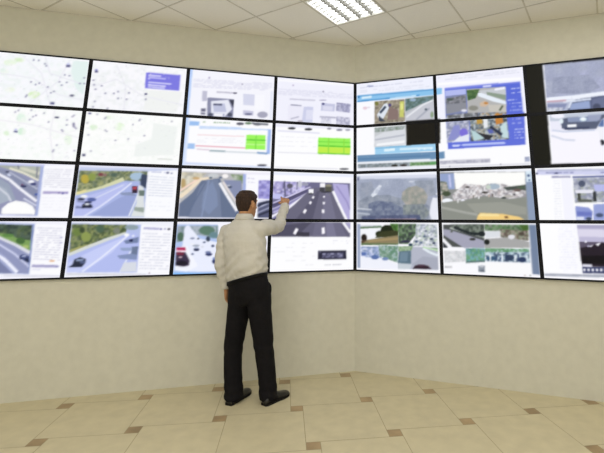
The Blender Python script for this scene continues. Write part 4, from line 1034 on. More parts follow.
(1,2,(228,232,244),(2.4,),(2353,800,2601,756,2762,733)),
(1,2,(200,168,184),(2,),(2193,775,2382,776)),
(1,1,(136,144,180),(0,),(2191,817,2392,839,2344,979,2190,957)),
(1,1,(88,96,128),(0,),(2385,985,2424,811,2478,778,2709,741,2990,744,2990,1054)),
(1,2,(216,224,240),(2,),(2401,932,2433,807,2620,786)),
(1,1,(152,168,208),(0,),(2436,846,2605,817,2606,962,2407,960)),
(1,1,(108,116,148),(0,),(2626,801,2708,768,2990,762,2990,988,2623,964)),
(1,1,(72,78,104),(0,),(2701,949,2692,985,2672,1006,2649,1003,2632,977,2627,938,2636,901,2656,880,2679,883,2696,910)),
(1,3,(208,212,228,232,236,244,154,160,180),(0.02,),(2194,888,2347,910,2343,987,2190,971)),
(1,1,(250,250,255),(0,),(2188,38,2200,38,2192,977,2184,976)),
(1,0,(20,20,15),(0,),(2,1)),
(1,1,(236,236,250),(0,),(2192,1001,2990,1050,2990,1976,2183,1961)),
(1,1,(196,204,220),(0,),(2191,1018,2990,1066,2990,1226,2192,1154)),
(1,1,(244,244,255),(0,),(2354,1074,2339,1100,2305,1112,2263,1107,2229,1085,2217,1055,2232,1029,2267,1017,2309,1022,2342,1044)),
(1,1,(88,96,120),(0,),(2308,1135,2386,1105,2634,1118,2717,1090,2990,1162,2990,1353,2373,1345,2316,1305)),
(1,1,(140,152,184),(0,),(2377,1111,2634,1118,2661,1214,2381,1195)),
(1,1,(232,244,250),(0,),(2338,1173,2333,1200,2322,1216,2310,1214,2300,1196,2298,1168,2303,1141,2314,1125,2327,1127,2336,1145)),
(1,1,(216,236,244),(0,),(2558,1161,2550,1183,2533,1196,2513,1193,2497,1177,2492,1153,2500,1130,2517,1118,2537,1120,2553,1137)),
(1,1,(250,253,255),(0,),(2545,1153,2541,1166,2530,1173,2518,1171,2509,1162,2506,1148,2510,1134,2521,1127,2533,1129,2542,1139)),
(1,2,(248,250,255),(3.4,),(2369,1271,2458,1271)),
(1,1,(60,68,96),(0,),(2342,1291,2575,1302,2572,1341,2340,1334)),
(1,1,(156,164,192),(0,),(2570,1086,2701,1087,2678,1200,2580,1204)),
(1,1,(242,242,250),(0,),(2627,1374,2695,1185,2746,1133,2990,1169,2990,1666,2667,1653)),
(1,1,(92,116,168),(0,),(2655,1312,2695,1192,2717,1172,2708,1318)),
(1,1,(32,32,44),(0,),(2698,1608,2692,1637,2678,1655,2662,1653,2651,1633,2648,1603,2654,1573,2668,1556,2684,1557,2695,1577)),
(1,1,(200,72,72),(0,),(2650,1425,2647,1435,2640,1437,2635,1429,2635,1418,2641,1411,2648,1415)),
(1,1,(248,246,255),(0,),(2203,1359,2650,1393,2666,1669,2990,1697,2990,1976,2187,1948)),
(1,2,(216,220,236),(2.2,),(2203,1426,2330,1522,2430,1542)),
(1,2,(204,212,232),(1.6,),(2221,1327,2338,1374,2619,1373)),
(1,1,(250,250,255),(0,),(2192,1001,2209,1003,2197,1961,2183,1961)),
(1,0,(253,253,255),(0,),(2,2)),
(1,1,(208,210,240),(0,),(2027,2085,2990,2122,2990,2202,2030,2151)),
(1,2,(184,188,216),(2,),(2038,2072,2990,2106)),
(1,1,(16,24,60),(0,),(2042,2129,2037,2142,2028,2145,2021,2135,2022,2121,2030,2112,2039,2115)),
(1,1,(40,44,84),(0,),(2242,2129,2237,2138,2225,2144,2211,2143,2199,2136,2195,2126,2200,2116,2212,2111,2227,2112,2238,2118)),
(1,4,(132,136,180),(1,0.6,),(2120,2099,2990,2122,2990,2181,2118,2139)),
(1,1,(136,136,176),(0,),(2172,2184,2349,2188,2350,2218,2173,2215)),
(1,4,(228,230,242),(16,0.8,),(2186,2250,2245,2247,2236,2980,2165,2981)),
(1,1,(244,244,254),(0,),(2260,2239,2354,2238,2350,2979,2253,2980)),
(1,1,(108,116,164),(0,),(2366,2194,2990,2197,2990,2234,2367,2225)),
(1,3,(176,180,204,200,204,216,140,144,168,156,164,152),(0.022,),(2370,2230,2990,2242,2990,2651,2366,2670)),
(1,1,(184,188,236),(0,),(2552,2348,2990,2362,2990,2481,2559,2471)),
(1,1,(92,96,88),(0,),(2391,2602,2523,2613,2520,2658,2395,2656)),
(1,2,(52,56,60),(3,),(2553,2471,2549,2646)),
(1,2,(64,68,60),(2.6,),(2412,2480,2409,2616)),
(1,1,(80,88,112),(0,),(2482,2332,2474,2367,2455,2388,2435,2387,2419,2365,2414,2329,2423,2294,2441,2273,2462,2274,2477,2296)),
(1,1,(232,232,244),(0,),(2379,2438,2547,2443,2543,2497,2382,2501)),
(1,1,(140,152,212),(0,),(2366,2724,2487,2752,2518,2819,2503,2965,2364,2979)),
(1,1,(108,120,192),(0,),(2372,2818,2510,2832,2507,2899,2375,2899)),
(1,1,(152,164,216),(0,),(2532,2699,2990,2651,2990,2975,2516,2978)),
(1,1,(64,76,100),(0,),(2504,2951,2497,2970,2483,2982,2466,2982,2453,2971,2448,2952,2455,2933,2469,2921,2486,2921,2499,2933)),
(1,1,(72,84,116),(0,),(2611,2885,2603,2907,2584,2920,2563,2920,2546,2907,2540,2885,2548,2863,2567,2850,2589,2850,2605,2863)),
(1,1,(228,232,248),(0,),(2367,2912,2437,2917,2431,2960,2367,2960)),
(1,0,(251,251,255),(0,),(2,3)),
(1,1,(253,253,255),(0,),(2024,3044,2211,3041,2191,3914,2021,3913)),
(1,4,(238,238,252),(18,0.6,),(2186,3057,2348,3055,2337,3845,2170,3857)),
(1,2,(160,164,180),(2.2,),(2021,3916,2364,3907,2990,3888)),
(1,1,(192,188,216),(0,),(2364,3055,2990,3056,2990,3352,2367,3341)),
(1,1,(220,216,236),(0,),(2363,3130,2990,3135,2990,3266,2363,3251)),
(1,1,(168,164,196),(0,),(2364,3055,2990,3056,2990,3106,2364,3106)),
(1,1,(36,28,40),(0,),(2366,3446,2408,3399,2469,3426,2504,3366,2532,3409,2567,3334,2611,3362,2990,3367,2990,3752,2370,3755)),
(1,1,(92,84,104),(0,),(2367,3341,2990,3338,2990,3396,2551,3349,2454,3412,2368,3445)),
(1,1,(244,244,255),(0,),(2438,3339,2433,3353,2424,3356,2417,3347,2418,3332,2426,3322,2435,3325)),
(1,1,(196,192,220),(0,),(2459,3412,2454,3424,2443,3427,2435,3419,2436,3406,2445,3398,2455,3401)),
(1,1,(16,12,20),(0,),(2375,3578,2990,3525,2990,3681,2372,3711)),
(1,2,(232,232,244),(2.6,),(2374,3740,2459,3740)),
(1,1,(52,60,100),(0,),(2372,3761,2990,3738,2990,3842,2370,3866)),
(1,1,(244,244,252),(0,),(2377,3790,2399,3791,2396,3832,2375,3831)),
(1,1,(244,244,252),(0,),(2414,3787,2436,3788,2434,3829,2412,3828)),
(1,1,(244,244,252),(0,),(2452,3784,2473,3786,2471,3827,2449,3825)),
(1,1,(244,244,252),(0,),(2489,3782,2510,3783,2508,3824,2486,3823)),
(1,1,(244,244,252),(0,),(2525,3779,2547,3781,2544,3821,2523,3820)),
(1,1,(244,244,252),(0,),(2562,3777,2583,3778,2581,3819,2560,3817)),
(1,1,(244,244,252),(0,),(2598,3774,2619,3776,2617,3816,2596,3815)),
(1,1,(244,244,252),(0,),(2634,3772,2655,3773,2653,3813,2632,3812)),
(1,1,(244,244,252),(0,),(2670,3769,2691,3771,2689,3811,2668,3809)),
(1,1,(244,246,250),(0,),(777,3186,803,3179,803,3214,777,3215)),
(1,1,(57,70,92),(0,),(828,3175,850,3169,849,3200,827,3201)),
(1,1,(232,236,244),(0,),(860,3238,893,3231,892,3271,859,3272)),
(1,1,(76,92,120),(0,),(803,3280,833,3273,832,3311,803,3312)),
(1,1,(248,248,252),(0,),(743,3313,777,3306,776,3347,743,3348)),
(1,1,(60,72,96),(0,),(880,3325,913,3318,912,3358,879,3359)),
(1,1,(238,240,246),(0,),(829,3383,874,3375,873,3422,828,3424)),
(1,1,(92,108,136),(0,),(764,3398,798,3390,797,3431,763,3432)),
(1,1,(223,228,238),(0,),(926,3136,948,3129,948,3160,926,3161)),
(1,1,(52,64,92),(0,),(908,3402,937,3395,936,3435,907,3436)),
(1,1,(244,248,252),(0,),(1504,3621,1518,3620,1515,3712,1501,3713)),
(1,1,(56,72,108),(0,),(1565,3600,1579,3599,1575,3705,1561,3706)),
(1,1,(232,240,248),(0,),(1624,3615,1640,3614,1636,3712,1620,3713)),
(1,1,(44,60,92),(0,),(1664,3588,1680,3587,1675,3713,1659,3714)),
(1,1,(240,244,250),(0,),(1751,3608,1766,3607,1762,3711,1747,3712)),
(1,1,(52,68,106),(0,),(1781,3575,1797,3574,1791,3706,1776,3707)),
(1,1,(228,236,244),(0,),(1866,3598,1880,3598,1875,3701,1862,3702)),
(1,1,(76,92,132),(0,),(1603,3640,1617,3640,1614,3717,1600,3717)),
(0,1,(240,242,250),(0,),(2210,3438,2206,3448,2195,3454,2182,3454,2170,3447,2166,3438,2169,3428,2180,3422,2194,3423,2205,3429)),
(0,1,(76,88,120),(0,),(2322,3407,2317,3420,2304,3423,2294,3414,2293,3400,2303,3391,2316,3394)),
(0,1,(216,220,232),(0,),(2310,3490,2307,3499,2298,3505,2286,3505,2277,3499,2273,3489,2276,3479,2285,3474,2297,3474,2306,3480)),
(0,1,(80,92,128),(0,),(2210,3619,2205,3631,2193,3634,2183,3625,2182,3611,2192,3602,2204,3606)),
(0,1,(232,200,208),(0,),(2096,3670,2093,3678,2084,3682,2073,3682,2064,3677,2060,3669,2063,3662,2072,3657,2083,3658,2092,3663)),
(0,1,(56,68,100),(0,),(2415,3475,2409,3493,2395,3498,2383,3485,2382,3465,2393,3452,2407,3457)),
(1,1,(250,250,252),(0,),(1199,2581,1211,2581,1209,2651,1197,2650)),
(1,1,(108,104,96),(0,),(1367,2515,1379,2515,1377,2571,1365,2570)),
(1,1,(244,244,248),(0,),(1424,2534,1437,2534,1436,2582,1423,2582)),
(1,1,(92,84,80),(0,),(1568,2486,1581,2486,1579,2541,1566,2540)),
(1,1,(232,228,228),(0,),(1653,2471,1679,2472,1677,2506,1651,2505)),
(1,1,(76,76,80),(0,),(1781,2492,1806,2492,1805,2519,1780,2519)),
(1,1,(250,250,250),(0,),(1809,2459,1842,2460,1841,2490,1808,2489)),
(1,1,(200,180,168),(0,),(1530,2502,1545,2502,1543,2550,1528,2550)),
(0,1,(216,226,214),(0,),(273,656,282,656,282,667,273,667)),
(0,1,(226,220,226),(0,),(648,535,658,535,658,545,648,545)),
(0,1,(226,220,226),(0,),(43,907,51,907,51,920,43,920)),
(0,1,(226,220,226),(0,),(269,246,279,246,279,262,269,262)),
(0,1,(220,214,228),(0,),(886,612,894,612,894,627,886,627)),
(0,1,(210,210,224),(0,),(267,700,273,700,273,715,267,715)),
(0,1,(226,220,226),(0,),(717,845,722,845,722,856,717,856)),
(0,1,(200,200,218),(0,),(73,358,78,358,78,371,73,371)),
(0,1,(200,200,218),(0,),(639,786,647,786,647,801,639,801)),
(0,1,(220,214,228),(0,),(775,870,784,870,784,886,775,886)),
(0,1,(220,214,228),(0,),(929,424,934,424,934,433,929,433)),
(0,1,(216,226,214),(0,),(536,272,543,272,543,287,536,287)),
(0,1,(226,220,226),(0,),(461,569,469,569,469,583,461,583)),
(0,1,(216,226,214),(0,),(629,467,638,467,638,479,629,479)),
(0,1,(216,226,214),(0,),(728,79,735,79,735,90,728,90)),
(0,1,(220,214,228),(0,),(584,635,593,635,593,645,584,645)),
(0,1,(216,226,214),(0,),(678,901,687,901,687,914,678,914)),
(0,1,(210,210,224),(0,),(157,114,165,114,165,130,157,130)),
(0,1,(220,214,228),(0,),(382,869,387,869,387,884,382,884)),
(0,1,(210,210,224),(0,),(50,350,58,350,58,365,50,365)),
(0,1,(200,200,218),(0,),(75,669,84,669,84,678,75,678)),
(0,1,(226,220,226),(0,),(765,650,772,650,772,663,765,663)),
(0,1,(210,210,224),(0,),(271,86,278,86,278,95,271,95)),
(0,1,(220,214,228),(0,),(140,664,149,664,149,673,140,673)),
(0,1,(220,214,228),(0,),(447,348,456,348,456,361,447,361)),
(0,1,(216,226,214),(0,),(736,93,743,93,743,107,736,107)),
(0,1,(200,200,218),(0,),(171,932,179,932,179,947,171,947)),
(0,1,(226,220,226),(0,),(920,582,928,582,928,592,920,592)),
(0,1,(220,214,228),(0,),(860,569,867,569,867,584,860,584)),
(0,1,(226,220,226),(0,),(338,497,345,497,345,510,338,510)),
(0,1,(210,210,224),(0,),(377,61,385,61,385,75,377,75)),
(0,1,(210,210,224),(0,),(415,680,424,680,424,691,415,691)),
(0,1,(216,226,214),(0,),(678,692,685,692,685,708,678,708)),
(0,1,(200,200,218),(0,),(725,411,734,411,734,424,725,424)),
(0,1,(216,226,214),(0,),(52,653,57,653,57,662,52,662)),
(0,1,(226,220,226),(0,),(287,693,295,693,295,706,287,706)),
(0,1,(220,214,228),(0,),(645,377,651,377,651,391,645,391)),
(0,1,(216,226,214),(0,),(350,826,357,826,357,839,350,839)),
(0,1,(226,220,226),(0,),(836,436,841,436,841,445,836,445)),
(0,1,(226,220,226),(0,),(730,802,736,802,736,815,730,815)),
(0,1,(216,226,214),(0,),(257,719,264,719,264,731,257,731)),
(0,1,(210,210,224),(0,),(221,744,229,744,229,754,221,754)),
(0,1,(200,200,218),(0,),(645,379,652,379,652,391,645,391)),
(0,1,(216,226,214),(0,),(859,926,865,926,865,936,859,936)),
(0,1,(216,226,214),(0,),(789,715,795,715,795,731,789,731)),
(0,1,(226,220,226),(0,),(260,855,265,855,265,864,260,864)),
(0,1,(216,226,214),(0,),(225,372,234,372,234,383,225,383)),
(0,1,(226,220,226),(0,),(378,876,388,876,388,886,378,886)),
(0,1,(216,226,214),(0,),(383,653,389,653,389,668,383,668)),
(0,1,(216,226,214),(0,),(560,862,567,862,567,878,560,878)),
(0,1,(226,220,226),(0,),(679,476,686,476,686,491,679,491)),
(0,1,(220,214,228),(0,),(449,86,457,86,457,97,449,97)),
(0,1,(226,220,226),(0,),(34,538,43,538,43,553,34,553)),
(0,1,(226,220,226),(0,),(764,277,769,277,769,293,764,293)),
(0,1,(210,210,224),(0,),(325,606,332,606,332,618,325,618)),
(0,1,(220,214,228),(0,),(908,652,915,652,915,662,908,662)),
(0,1,(200,200,218),(0,),(76,85,86,85,86,97,76,97)),
(0,1,(210,210,224),(0,),(620,100,625,100,625,116,620,116)),
(0,1,(210,210,224),(0,),(205,565,212,565,212,577,205,577)),
(0,1,(226,220,226),(0,),(567,599,575,599,575,608,567,608)),
(0,1,(226,220,226),(0,),(146,399,152,399,152,412,146,412)),
(0,1,(220,214,228),(0,),(518,881,523,881,523,895,518,895)),
(0,1,(220,214,228),(0,),(232,175,241,175,241,185,232,185)),
(0,1,(210,210,224),(0,),(275,860,282,860,282,871,275,871)),
(0,1,(210,210,224),(0,),(529,693,538,693,538,708,529,708)),
(0,1,(226,220,226),(0,),(804,327,810,327,810,340,804,340)),
(0,1,(200,200,218),(0,),(569,582,577,582,577,591,569,591)),
(0,1,(220,214,228),(0,),(360,845,365,845,365,854,360,854)),
(0,1,(200,200,218),(0,),(77,177,82,177,82,187,77,187)),
(0,1,(226,220,226),(0,),(63,924,73,924,73,934,63,934)),
(0,1,(216,226,214),(0,),(1544,551,1551,551,1551,562,1544,562)),
(0,1,(226,220,226),(0,),(1103,409,1111,409,1111,424,1103,424)),
(0,1,(216,226,214),(0,),(1341,419,1348,419,1348,431,1341,431)),
(0,1,(200,200,218),(0,),(1468,176,1474,176,1474,185,1468,185)),
(0,1,(210,210,224),(0,),(1844,131,1853,131,1853,142,1844,142)),
(0,1,(210,210,224),(0,),(1412,521,1421,521,1421,536,1412,536)),
(0,1,(200,200,218),(0,),(1667,491,1672,491,1672,505,1667,505)),
(0,1,(200,200,218),(0,),(1808,769,1815,769,1815,784,1808,784)),
(0,1,(226,220,226),(0,),(1501,68,1507,68,1507,80,1501,80)),
(0,1,(200,200,218),(0,),(1306,761,1315,761,1315,771,1306,771)),
(0,1,(216,226,214),(0,),(1259,486,1265,486,1265,495,1259,495)),
(0,1,(200,200,218),(0,),(1413,622,1420,622,1420,632,1413,632)),
(0,1,(210,210,224),(0,),(1737,176,1747,176,1747,191,1737,191)),
(0,1,(226,220,226),(0,),(1781,376,1790,376,1790,386,1781,386)),
(0,1,(220,214,228),(0,),(1763,55,1771,55,1771,66,1763,66)),
(0,1,(226,220,226),(0,),(1822,448,1827,448,1827,458,1822,458)),
(0,1,(210,210,224),(0,),(1131,725,1139,725,1139,736,1131,736)),
(0,1,(210,210,224),(0,),(1379,911,1384,911,1384,920,1379,920)),
(0,1,(226,220,226),(0,),(1719,543,1729,543,1729,556,1719,556)),
(0,1,(226,220,226),(0,),(1336,867,1341,867,1341,876,1336,876)),
(0,1,(210,210,224),(0,),(1553,591,1563,591,1563,603,1553,603)),
(0,1,(226,220,226),(0,),(1597,816,1602,816,1602,825,1597,825)),
(0,1,(210,210,224),(0,),(1362,940,1371,940,1371,951,1362,951)),
(0,1,(200,200,218),(0,),(1277,234,1287,234,1287,246,1277,246)),
(0,1,(216,226,214),(0,),(1660,766,1668,766,1668,779,1660,779)),
(0,1,(210,210,224),(0,),(1643,456,1650,456,1650,471,1643,471)),
(0,1,(220,214,228),(0,),(1414,562,1420,562,1420,577,1414,577)),
(0,1,(220,214,228),(0,),(1455,757,1464,757,1464,773,1455,773)),
(0,1,(210,210,224),(0,),(1688,460,1694,460,1694,471,1688,471)),
(0,1,(226,220,226),(0,),(1539,816,1547,816,1547,832,1539,832)),
(0,1,(216,226,214),(0,),(1766,928,1772,928,1772,939,1766,939)),
(0,1,(220,214,228),(0,),(1800,253,1806,253,1806,267,1800,267)),
(0,1,(200,200,218),(0,),(1901,757,1910,757,1910,770,1901,770)),
(0,1,(220,214,228),(0,),(1639,924,1648,924,1648,937,1639,937)),
(0,1,(200,200,218),(0,),(1344,73,1351,73,1351,89,1344,89)),
(0,1,(220,214,228),(0,),(1235,226,1244,226,1244,240,1235,240)),
(0,1,(200,200,218),(0,),(1359,544,1365,544,1365,559,1359,559)),
(0,1,(226,220,226),(0,),(1748,663,1754,663,1754,679,1748,679)),
(0,1,(200,200,218),(0,),(1884,891,1894,891,1894,900,1884,900)),
(0,1,(200,200,218),(0,),(1768,124,1776,124,1776,133,1768,133)),
(0,1,(220,214,228),(0,),(1265,290,1275,290,1275,300,1265,300)),
(0,1,(216,226,214),(0,),(1904,310,1910,310,1910,322,1904,322)),
(0,1,(216,226,214),(0,),(1170,241,1179,241,1179,250,1170,250)),
(0,1,(220,214,228),(0,),(1203,935,1208,935,1208,949,1203,949)),
(0,1,(210,210,224),(0,),(1463,143,1473,143,1473,153,1463,153)),
(0,1,(216,226,214),(0,),(1124,320,1131,320,1131,329,1124,329)),
(0,1,(210,210,224),(0,),(1493,644,1503,644,1503,658,1493,658)),
(0,1,(200,200,218),(0,),(1060,392,1067,392,1067,407,1060,407)),
(0,1,(200,200,218),(0,),(1527,129,1533,129,1533,145,1527,145)),
(0,1,(216,226,214),(0,),(1158,607,1165,607,1165,617,1158,617)),
(0,1,(200,200,218),(0,),(1108,731,1116,731,1116,741,1108,741)),
(0,1,(226,220,226),(0,),(1938,590,1945,590,1945,600,1938,600)),
(0,1,(200,200,218),(0,),(1747,433,1757,433,1757,447,1747,447)),
(0,1,(210,210,224),(0,),(1332,728,1342,728,1342,741,1332,741)),
(0,1,(200,200,218),(0,),(1802,396,1812,396,1812,406,1802,406)),
(0,1,(226,220,226),(0,),(1550,410,1555,410,1555,423,1550,423)),
(0,1,(220,214,228),(0,),(1790,236,1800,236,1800,247,1790,247)),
(0,1,(210,210,224),(0,),(1409,721,1417,721,1417,731,1409,731)),
(0,1,(226,220,226),(0,),(1603,194,1610,194,1610,209,1603,209)),
(0,1,(200,200,218),(0,),(1337,713,1343,713,1343,729,1337,729)),
(0,1,(210,210,224),(0,),(1349,850,1355,850,1355,860,1349,860)),
(0,1,(216,226,214),(0,),(1763,235,1772,235,1772,250,1763,250)),
(0,1,(210,210,224),(0,),(1132,322,1139,322,1139,337,1132,337)),
(0,1,(226,220,226),(0,),(1923,189,1928,189,1928,205,1923,205)),
(0,1,(216,226,214),(0,),(1307,303,1317,303,1317,317,1307,317)),
(0,1,(216,226,214),(0,),(1443,508,1452,508,1452,518,1443,518)),
(0,1,(216,226,214),(0,),(1539,917,1544,917,1544,928,1539,928)),
(0,1,(226,220,226),(0,),(1634,152,1644,152,1644,162,1634,162)),
(0,1,(220,214,228),(0,),(1827,794,1832,794,1832,805,1827,805)),
(0,1,(220,214,228),(0,),(1610,476,1620,476,1620,491,1610,491)),
(0,1,(220,214,228),(0,),(636,1672,642,1672,642,1687,636,1687)),
(0,1,(220,214,228),(0,),(587,1590,593,1590,593,1601,587,1601)),
(0,1,(210,210,224),(0,),(919,1306,926,1306,926,1319,919,1319)),
(0,1,(200,200,218),(0,),(892,1872,900,1872,900,1887,892,1887)),
(0,1,(200,200,218),(0,),(353,1615,362,1615,362,1628,353,1628)),
(0,1,(200,200,218),(0,),(571,1753,581,1753,581,1766,571,1766)),
(0,1,(210,210,224),(0,),(60,1665,66,1665,66,1674,60,1674)),
(0,1,(200,200,218),(0,),(818,1824,828,1824,828,1836,818,1836)),
(0,1,(220,214,228),(0,),(207,1586,217,1586,217,1602,207,1602)),
(0,1,(210,210,224),(0,),(228,1850,237,1850,237,1862,228,1862)),
(0,1,(210,210,224),(0,),(862,1562,872,1562,872,1578,862,1578)),
(0,1,(220,214,228),(0,),(609,1340,619,1340,619,1351,609,1351)),
(0,1,(210,210,224),(0,),(508,1861,513,1861,513,1870,508,1870)),
(0,1,(200,200,218),(0,),(398,1683,404,1683,404,1693,398,1693)),
(0,1,(216,226,214),(0,),(581,1069,588,1069,588,1083,581,1083)),
(0,1,(210,210,224),(0,),(921,1402,931,1402,931,1413,921,1413)),
(0,1,(210,210,224),(0,),(908,1909,917,1909,917,1918,908,1918)),
(0,1,(220,214,228),(0,),(787,1401,793,1401,793,1411,787,1411)),
(0,1,(216,226,214),(0,),(477,1765,483,1765,483,1781,477,1781)),
(0,1,(210,210,224),(0,),(141,1855,146,1855,146,1870,141,1870)),
(0,1,(200,200,218),(0,),(895,1255,905,1255,905,1266,895,1266)),
(0,1,(226,220,226),(0,),(539,1534,549,1534,549,1544,539,1544)),
(0,1,(216,226,214),(0,),(902,1482,908,1482,908,1498,902,1498)),
(0,1,(200,200,218),(0,),(53,1525,61,1525,61,1540,53,1540)),
(0,1,(216,226,214),(0,),(214,1516,219,1516,219,1529,214,1529)),
(0,1,(226,220,226),(0,),(899,1429,907,1429,907,1443,899,1443)),
(0,1,(216,226,214),(0,),(441,1279,446,1279,446,1291,441,1291)),
(0,1,(226,220,226),(0,),(831,1428,837,1428,837,1444,831,1444)),
(0,1,(220,214,228),(0,),(229,1212,235,1212,235,1221,229,1221)),
(0,1,(210,210,224),(0,),(628,1463,637,1463,637,1474,628,1474)),
(0,1,(200,200,218),(0,),(172,1162,181,1162,181,1173,172,1173)),
(0,1,(200,200,218),(0,),(532,1239,537,1239,537,1248,532,1248)),
(0,1,(210,210,224),(0,),(488,1375,496,1375,496,1384,488,1384)),
(0,1,(200,200,218),(0,),(274,1462,279,1462,279,1477,274,1477)),
(0,1,(200,200,218),(0,),(57,1274,63,1274,63,1284,57,1284)),
(0,1,(226,220,226),(0,),(515,1245,521,1245,521,1259,515,1259)),
(0,1,(216,226,214),(0,),(148,1404,153,1404,153,1413,148,1413)),
(0,1,(200,200,218),(0,),(311,1856,319,1856,319,1869,311,1869)),
(0,1,(216,226,214),(0,),(285,1624,292,1624,292,1633,285,1633)),
(0,1,(210,210,224),(0,),(674,1403,681,1403,681,1413,674,1413)),
(0,1,(210,210,224),(0,),(728,1495,733,1495,733,1504,728,1504)),
(0,1,(220,214,228),(0,),(61,1747,66,1747,66,1756,61,1756)),
(0,1,(220,214,228),(0,),(545,1087,553,1087,553,1096,545,1096)),
(0,1,(200,200,218),(0,),(700,1571,707,1571,707,1583,700,1583)),
(0,1,(210,210,224),(0,),(378,1872,386,1872,386,1886,378,1886)),
(0,1,(210,210,224),(0,),(421,1362,430,1362,430,1377,421,1377)),
(0,1,(226,220,226),(0,),(330,1238,338,1238,338,1248,330,1248)),
(0,1,(220,214,228),(0,),(429,1610,436,1610,436,1625,429,1625)),
(0,1,(226,220,226),(0,),(887,1807,897,1807,897,1822,887,1822)),
(0,1,(200,200,218),(0,),(397,1238,404,1238,404,1253,397,1253)),
(0,1,(216,226,214),(0,),(264,1505,274,1505,274,1521,264,1521)),
(0,1,(200,200,218),(0,),(305,1890,311,1890,311,1905,305,1905)),
(0,1,(200,200,218),(0,),(73,1207,79,1207,79,1216,73,1216)),
(0,1,(216,226,214),(0,),(124,1826,134,1826,134,1836,124,1836)),
(0,1,(226,220,226),(0,),(272,1665,282,1665,282,1674,272,1674)),
(0,1,(216,226,214),(0,),(923,1099,931,1099,931,1115,923,1115)),
(0,1,(200,200,218),(0,),(408,1051,413,1051,413,1063,408,1063)),
(0,1,(210,210,224),(0,),(835,1157,842,1157,842,1170,835,1170)),
(0,1,(220,214,228),(0,),(491,1132,501,1132,501,1144,491,1144)),
(0,1,(226,220,226),(0,),(734,1099,740,1099,740,1110,734,1110)),
(0,1,(220,214,228),(0,),(41,1164,47,1164,47,1177,41,1177)),
(0,1,(226,220,226),(0,),(255,1921,264,1921,264,1936,255,1936)),
(0,1,(200,200,218),(0,),(829,1668,836,1668,836,1680,829,1680)),
(0,1,(210,210,224),(0,),(211,1687,216,1687,216,1696,211,1696)),
(0,1,(216,226,214),(0,),(642,1074,647,1074,647,1086,642,1086)),
(0,1,(220,214,228),(0,),(117,1161,125,1161,125,1176,117,1176)),
(0,1,(200,200,218),(0,),(875,1899,885,1899,885,1909,875,1909)),
(0,1,(200,200,218),(0,),(809,1734,819,1734,819,1748,809,1748)),
(0,1,(216,226,214),(0,),(647,1726,655,1726,655,1736,647,1736)),
(0,1,(220,214,228),(0,),(885,1658,893,1658,893,1673,885,1673)),
(0,1,(216,226,214),(0,),(1149,1602,1154,1602,1154,1618,1149,1618)),
(0,1,(216,226,214),(0,),(1775,1708,1780,1708,1780,1722,1775,1722)),
(0,1,(200,200,218),(0,),(1226,1546,1231,1546,1231,1560,1226,1560)),
(0,1,(220,214,228),(0,),(1832,1713,1837,1713,1837,1725,1832,1725)),
(0,1,(220,214,228),(0,),(1388,1908,1393,1908,1393,1922,1388,1922)),
(0,1,(220,214,228),(0,),(1471,1499,1476,1499,1476,1512,1471,1512)),
(0,1,(220,214,228),(0,),(1360,1219,1370,1219,1370,1231,1360,1231)),
(0,1,(226,220,226),(0,),(1925,1802,1934,1802,1934,1818,1925,1818)),
(0,1,(226,220,226),(0,),(1903,1478,1910,1478,1910,1490,1903,1490)),
(0,1,(226,220,226),(0,),(1449,1545,1457,1545,1457,1561,1449,1561)),
(0,1,(210,210,224),(0,),(1065,1349,1070,1349,1070,1360,1065,1360)),
(0,1,(226,220,226),(0,),(1058,1789,1064,1789,1064,1802,1058,1802)),
(0,1,(210,210,224),(0,),(1561,1112,1571,1112,1571,1128,1561,1128)),
(0,1,(200,200,218),(0,),(1229,1813,1235,1813,1235,1826,1229,1826)),
(0,1,(220,214,228),(0,),(1472,1088,1479,1088,1479,1104,1472,1104)),
(0,1,(210,210,224),(0,),(1794,1850,1801,1850,1801,1861,1794,1861)),
(0,1,(210,210,224),(0,),(1484,1356,1492,1356,1492,1372,1484,1372)),
(0,1,(200,200,218),(0,),(1240,1206,1248,1206,1248,1219,1240,1219)),
(0,1,(200,200,218),(0,),(1855,1699,1862,1699,1862,1710,1855,1710)),
(0,1,(216,226,214),(0,),(1349,1524,1357,1524,1357,1536,1349,1536)),
(0,1,(200,200,218),(0,),(1903,1345,1910,1345,1910,1354,1903,1354)),
(0,1,(226,220,226),(0,),(1412,1417,1419,1417,1419,1429,1412,1429)),
(0,1,(226,220,226),(0,),(1040,1064,1046,1064,1046,1075,1040,1075)),
(0,1,(220,214,228),(0,),(1051,1219,1056,1219,1056,1228,1051,1228)),
(0,1,(216,226,214),(0,),(1818,1862,1826,1862,1826,1876,1818,1876)),
(0,1,(220,214,228),(0,),(1595,1085,1603,1085,1603,1096,1595,1096)),
(0,1,(210,210,224),(0,),(1043,1333,1051,1333,1051,1347,1043,1347)),
(0,1,(216,226,214),(0,),(1647,1609,1652,1609,1652,1625,1647,1625)),
(0,1,(200,200,218),(0,),(1298,1303,1308,1303,1308,1319,1298,1319)),
(0,1,(210,210,224),(0,),(1770,1316,1777,1316,1777,1325,1770,1325)),
(0,1,(226,220,226),(0,),(1469,1088,1479,1088,1479,1099,1469,1099)),
(0,1,(226,220,226),(0,),(1283,1188,1293,1188,1293,1203,1283,1203)),
(0,1,(216,226,214),(0,),(1798,1900,1805,1900,1805,1911,1798,1911)),
(0,1,(200,200,218),(0,),(1047,1222,1052,1222,1052,1231,1047,1231)),
(0,1,(226,220,226),(0,),(1688,1111,1696,1111,1696,1127,1688,1127)),
(0,1,(216,226,214),(0,),(1711,1822,1720,1822,1720,1837,1711,1837)),
(0,1,(220,214,228),(0,),(1560,1697,1566,1697,1566,1710,1560,1710)),
(0,1,(200,200,218),(0,),(1105,1750,1111,1750,1111,1760,1105,1760)),
(0,1,(216,226,214),(0,),(1822,1410,1830,1410,1830,1426,1822,1426)),
(0,1,(226,220,226),(0,),(1852,1311,1860,1311,1860,1324,1852,1324)),
